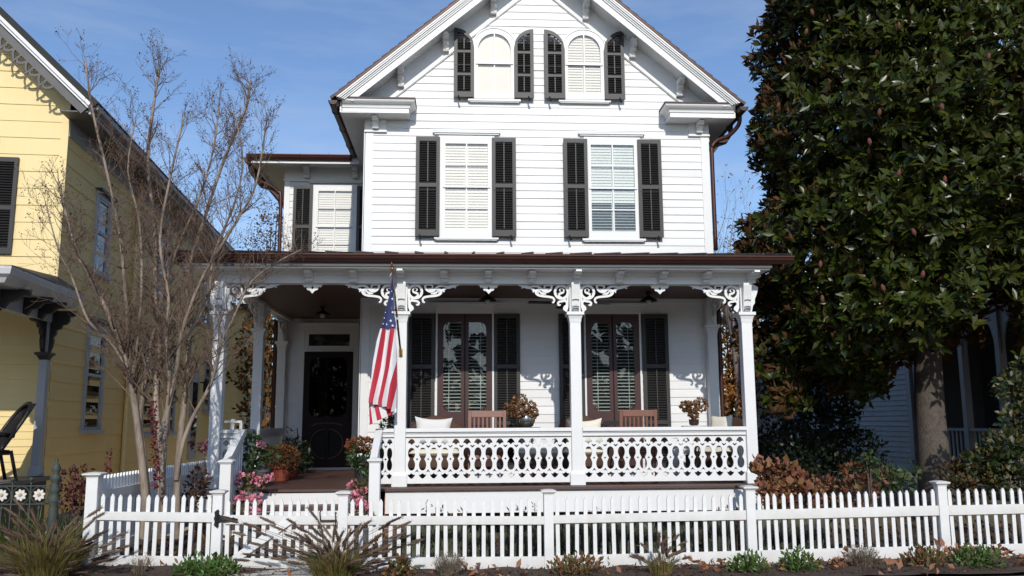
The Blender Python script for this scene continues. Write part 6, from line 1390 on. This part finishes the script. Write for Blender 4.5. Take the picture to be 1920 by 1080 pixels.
c=(-4.189, 9.35, 0.027); c=(c[0],9.35,.05); PL=[(-4.552, 9.15, 0.604), (-4.639, 9.45, 0.463), (-4.431, 9.1, 0.685), (-4.443, 9.2, 0.545), (-4.419, 9.3, 0.61), (-4.401, 9.4, 0.44), (-4.38, 9.39, 0.706), (-4.345, 9.5, 0.48), (-4.279, 9.45, 0.618), (-4.165, 9.35, 0.417), (-4.427, 9.3, 0.376), (-4.562, 9.29, 0.301), (-4.192, 9.5, 0.585), (-4.106, 9.5, 0.503), (-4.011, 9.45, 0.615), (-3.778, 9.1, 0.548), (-3.901, 9.35, 0.414), (-3.747, 9.2, 0.614), (-3.666, 9.15, 0.489), (-3.689, 9.4, 0.51), (-3.66, 9.55, 0.384), (-3.516, 9.44, 0.487), (-3.468, 9.2, 0.351), (-4.247, 9.15, 0.318), (-4.081, 9.35, 0.338), (-4.561, 9.3, 0.743), (-4.536, 9.4, 0.813), (-4.65, 9.41, 0.39), (-3.404, 9.3, 0.388), (-3.816, 9.35, 0.334), (-3.994, 9.4, 0.303), (-4.202, 9.4, 0.253), (-4.286, 9.11, 0.273), (-3.751, 9.36, 0.728), (-3.682, 9.35, 0.702)]
fountain('largest fountain grass with drooping dark plumes in front of the iron fence',c,1500,.58,1.2,PL+fan(c[0],c[2],9.35,78,.28,.88,18,162,.66),5)
c=(2.111, 9.4, -0.055); c=(c[0],9.40,.02); PL=[(1.834, 9.4, 0.193), (1.919, 9.4, 0.165), (2.153, 9.4, 0.353), (2.208, 9.4, 0.27), (2.246, 9.4, 0.215), (2.322, 9.4, 0.241), (2.406, 9.4, 0.185), (2.519, 9.4, 0.145), (2.032, 9.4, 0.136), (1.791, 9.4, 0.101), (2.096, 9.4, 0.189)]
fountain('small fountain grass with a few dark plumes right of the middle fence post',c,170,.24,1.0,PL+fan(c[0],c[2],9.4,14,.2,.45,35,150,.9),7,.13)
# low plants in front of the fence
SED=leafmat('fleshy_green_leaves',[(.06,.13,.025),(.09,.17,.04),(.045,.09,.02),(.14,.17,.05)],.45,.4); SEDR=leafmat('red_green_leaves_low',[(.16,.06,.03),(.09,.12,.03),(.22,.08,.05),(.06,.09,.02)],.5,.3); LAV=leafmat('grey_lavender_twigs',[(.16,.13,.10),(.22,.17,.13),(.12,.12,.075),(.26,.19,.15)],.9,.1)
def mound(label,u,v,Y,rx,rz,n,size,m,wid,cat='plant',nm='low_plant',seed=1,extra=None):
    pass
MO=[('bright green fleshy clump at the foot of the left hinge post', (-2.761, 9.5, 0.153), 0), ('green fleshy clump directly under the lower gate hinge', (-2.491, 9.45, 0.136), 0), ('green clump with reddish tips in front of the fourth fence post', (3.061, 9.45, 0.042), 0), ('round bright green clump in front of the fence right of the fourth post', (3.614, 9.45, 0.044), 0), ('dark red and green spreading plant under the middle fence post', (1.242, 9.45, 0.047), 1), ('low green plant among rusty leaves left of the rightmost post', (5.019, 9.45, 0.057), 1), ('wide bright green plant in front of the rightmost fence post', (5.579, 9.4, -0.011), 0), ('grey twiggy lavender mound below the middle fence bay', (-0.126, 9.5, 0.071), 2), ('grey-green twiggy mound in front of the fence under the magnolia', (4.341, 9.5, 0.025), 2), ('thin grey twiggy plant in front of the left fence section', (-3.338, 9.55, 0.175), 2), ('small green plant beside the right edge of the fountain grass by the gate', (-0.628, 9.48, 0.103), 1)]
for i,(lab,p,k) in enumerate(MO):
    z0=gz(p[0])*.6; t=thing('low_plant' if k<2 else 'lavender',lab,'plant',(p[0],p[1],z0)); w_=(.21,.23,.19)[k]*(.6 if 'thin' in lab or 'small' in lab else 1.35 if 'wide' in lab or 'spreading' in lab else 1)
    if k<2: cloud('foliage',[(p[0]-w_*.4,p[1],z0+.05,w_*.6,.16,.11),(p[0]+w_*.4,p[1],z0+.05,w_*.6,.16,.11),(p[0],p[1],z0+.09,w_*.6,.15,.12)],380,.062,(SED,SEDR)[k],t,80+i,shell=.3,wid=.45,upw=.9)
    else:
        blades('twigs',(p[0],p[1],z0),520 if 'thin' not in lab else 160,.25,.75,LAV,t,80+i,w=.0022,base=w_*.55); cloud('foliage',[(p[0],p[1],z0+.12,w_*.9,.16,.12)],700 if 'thin' not in lab else 120,.028,LAV,t,180+i,shell=.5,wid=.25,upw=.8)
rng=np.random.default_rng(77); N=5200; X=rng.uniform(-5.5,7.5,N); Y_=rng.uniform(9.1,9.83,N); P=np.stack([X,Y_,np.interp(X,[q_[0] for q_ in SIT],[q_[1] for q_ in SIT])*np.clip(Y_-8.8,0,1)+rng.uniform(.005,.035,N)],1); D=sph(N,rng)*np.array([1,1,.35]); D/=np.linalg.norm(D,axis=1,keepdims=True); V,F=leaves(P,D,rng.uniform(.012,.06,N),rng.uniform(.006,.022,N),rng,.3,.2); tag(np_mesh('bark_mulch',V,F,leafmat('mulch_chips',[(.05,.03,.02),(.11,.06,.035),(.03,.02,.015),(.16,.09,.05)],.9,.2,trans=0)),kind='stuff')
# lavender row and dry stems behind the fence
GLAV=leafmat('grey_green_lavender',[(.14,.165,.11),(.20,.215,.16),(.10,.12,.075),(.24,.24,.19)],.8,.2)
pr=None
for k in range(13):
    x=-.55+k*.395; 
    if pr is None:
        t=thing('lavender','grey-green lavender clump in the row behind the right fence section, under the porch','plant',(x,10.4,.03),0,'lavender row under the porch'); blades('twigs',(x,10.4,.03),520,.50,.55,GLAV,t,200,w=.005,base=.15); cloud('foliage',[(x,10.4,.24,.20,.17,.20)],900,.06,GLAV,t,201,shell=.3,wid=.2,upw=1.0); pr=t
    else: dup(pr,(x,10.4+random.uniform(-.12,.12),.02),random.uniform(0,6),scale=random.uniform(.7,1.12))
DRYL=leafmat('dry_curled_leaves',[(.22,.10,.05),(.15,.07,.04),(.28,.15,.08)],.8,.1); pr=None
for k,(u,v) in enumerate(((800,955),(818,948),(832,944),(852,948),(868,950),(955,950),(975,945),(988,948),(1003,938),(1100,950),(1120,946),(1345,950),(1362,946),(1378,950))):
    p=[[(-0.392, 10.15, 0.64), (-0.284, 10.15, 0.68), (-0.199, 10.15, 0.703), (-0.078, 10.15, 0.678), (0.019, 10.15, 0.665), (0.549, 10.15, 0.659), (0.671, 10.15, 0.688), (0.751, 10.15, 0.669), (0.843, 10.15, 0.727), (1.439, 10.15, 0.649), (1.563, 10.15, 0.672), (2.963, 10.15, 0.632), (3.071, 10.15, 0.655), (3.17, 10.15, 0.63)]][0][k]
    if pr is None:
        t=thing('dry_stalk','dry curled brown stalk poking up just behind the fence rail','plant',(p[0],10.15,.03),0,'dry stalks behind the fence'); mb=MB(); mb.tube([(p[0],10.15,.03),(p[0]+.015,10.15,.4),(p[0]-.01,10.15,.72)],.0035,4); mb.build('stem',TWIG,t); cloud('leaves',[(p[0],10.15,.66,.045,.04,.07)],9,.06,DRYL,t,300,shell=.3,wid=.4); z_=.72; pr=t
    else: dup(pr,(p[0],10.15,.03),random.uniform(0,6),scale=p[2]/.75)
# left-hand bed between the two fences
STRP=leafmat('strap_leaves',[(.06,.10,.025),(.10,.14,.035),(.16,.15,.05),(.05,.075,.02)],.5,.3,trans=.2)
for k,(u,Y,lab) in enumerate(((133,10.25,'strap-leaved green clump beside the iron gatepost'),(158,10.5,'strap-leaved plant against the tall corner fence post'),(20,10.4,'strap-leaved plant behind the daisy rings of the iron fence'),(65,10.6,'strap-leaved clump behind the iron fence nearest the yellow porch'))):
    x=[-4.354,-4.312,-5.081,-4.91][k]; t=thing('strap_leaved_plant',lab,'plant',(x,Y,.08)); blades('blades',(x,Y,.08),150,.62,.8,STRP,t,400+k,w=.011,base=.12)
REDS=leafmat('crimson_leaves',[(.09,.015,.018),(.05,.015,.014),(.12,.03,.03),(.05,.03,.015)],.6,.3)
P=[(-4.597, 10.9, 0.926), (-4.509, 10.8, 0.716), (-4.691, 11.0, 0.763), (-4.464, 10.9, 0.8)]; shrub('red_leaved_shrub','dark crimson-leaved shrub left of the tall corner fence post',[(p[0],p[1],p[2],.2,.2,.2) for p in P],420,.06,REDS,410)
P=[(-3.359, 11.4, 0.782), (-3.348, 11.5, 0.907), (-3.399, 11.4, 0.651)]; shrub('red_leaved_shrub','dull purple-brown shrub at the left corner of the porch behind the fence',[(p[0],p[1],p[2],.15,.15,.15) for p in P],220,.07,leafmat('purple_brown_leaves',[(.06,.025,.02),(.10,.05,.03),(.04,.02,.018)],.6,.2),411)
def spike(lab,base,tip,n,r,seed):
    t=thing('amaranth',lab,'flower',base); MB().tube([base,((base[0]+tip[0])/2+.02,base[1],(base[2]+tip[2])/2),tip],.008,5).build('stem',REDS.copy() if 0 else TWIG,t)
    k=np.linspace(0,1,n)[:,None]; P=np.array(base)*(1-k)*.55+np.array(base)*0+np.array(tip)*k+np.array(base)*(1-k)*.45
    r_=np.random.default_rng(seed); P=P[int(n*.35):]; P=P+r_.normal(size=P.shape)*r; V,F=leaves(P,sph(len(P),r_),.045,.025,r_); np_mesh('flower_spike',V,F,leafmat('deep_red_flowers',[(.15,.012,.022),(.10,.01,.018),(.20,.03,.035)],.7,.2),parent=t)
spike('tall drooping crimson amaranth spike in front of the crape myrtle stems',(-3.462, 10.5, 0.372),(-3.595, 10.4, 1.862),330,.022,5)
spike('short crimson flower spike by the yellow wall above the boundary fence',(-4.51, 11.5, 0.72),(-4.472, 11.5, 1.263),90,.022,6)
spike('crimson flower spike left of the tall corner fence post',(-4.722, 11.3, 0.739),(-4.81, 11.3, 1.077),60,.025,7)
pf=thing('pink_flower','single pink flower above the far end of the boundary fence','flower',(-3.694, 13.0, 0.813)); c=(-3.717, 13.0, 1.283)
MB().tube([(-3.684, 13.0, 0.588),c],.006,5).build('stem',TWIG,pf); cloud('petals',[c+(.055,.05,.06)],40,.06,PNK,pf,9,wid=.8); cloud('leaves',[(c[0]-.1,c[1],c[2]+.02,.12,.1,.1)],40,.05,REDS,pf,10)
# ground cover inside the fence, fallen leaves outside
rng=np.random.default_rng(31)
N=2600; X=rng.uniform(-7.5,9,N); Y_=rng.uniform(10.3,12.4,N); keep=~((X>-2.6)&(X<-1.3)); X=X[keep];Y_=Y_[keep]; N=len(X)
P=np.stack([X,Y_,np.interp(X,[s[0] for s in SIT],[s[1] for s in SIT])+rng.uniform(.01,.10,N)],1); D=sph(N,rng)*.8+np.array([0,0,.7]); D/=np.linalg.norm(D,axis=1,keepdims=True); V,F=leaves(P,D,rng.uniform(.04,.11,N),rng.uniform(.02,.05,N),rng)
tag(np_mesh('ground_cover',V,F,leafmat('mixed_ground_cover',[(.05,.055,.02),(.13,.06,.03),(.04,.05,.015),(.18,.08,.035),(.07,.04,.02)],.8,.2)),kind='stuff')
FALL=leafmat('fallen_magnolia_leaves',[(.34,.14,.06),(.26,.10,.045),(.42,.21,.10),(.20,.08,.04),(.36,.17,.10)],.6,.3,back=(.30,.15,.085))
pk=[(0.204, 9.67, 10, 0.1), (0.116, 9.543, 6, 0.06), (1.133, 9.722, 8, 0.09), (1.486, 10.131, 9, 0.1), (2.824, 9.564, 14, 0.1), (2.605, 9.312, 6, 0.1), (2.138, 9.628, 6, 0.06), (4.248, 9.644, 34, 0.13), (4.101, 9.514, 16, 0.12), (3.846, 9.399, 14, 0.2), (4.583, 9.469, 16, 0.2), (3.34, 9.446, 16, 0.12), (2.624, 9.583, 18, 0.16), (5.014, 9.608, 8, 0.1), (5.402, 9.758, 40, 0.14), (5.641, 9.85, 60, 0.15), (5.9, 9.864, 46, 0.15), (6.073, 9.694, 22, 0.14), (4.791, 8.98, 8, 0.1), (4.522, 9.005, 3, 0.1), (5.782, 9.287, 5, 0.1), (-3.324, 10.14, 6, 0.2), (-4.102, 10.359, 6, 0.1), (4.398, 9.212, 4, 0.15), (-0.926, 9.573, 5, 0.1), (0.531, 9.373, 4, 0.2), (1.746, 9.261, 4, 0.2)]
PP=[]
for x,y,n,s in pk:
    for _ in range(n): PP.append((x+rng.normal()*s,min(y+rng.normal()*s*.35,9.78),gz(x)*.7+.03+abs(rng.normal())*(.035 if n<30 else .055)))
for _ in range(70): PP.append((rng.uniform(-4.5,6.5),rng.uniform(9.3,9.75),.05))
P=np.array(PP); D=sph(len(P),rng)+np.array([0,0,.15]); D/=np.linalg.norm(D,axis=1,keepdims=True); L_=rng.uniform(.05,.125,len(P)); V,F=leaves(P,D,L_,L_*.55,rng,.3,.35); tag(np_mesh('fallen_leaves',V,F,FALL),kind='stuff')
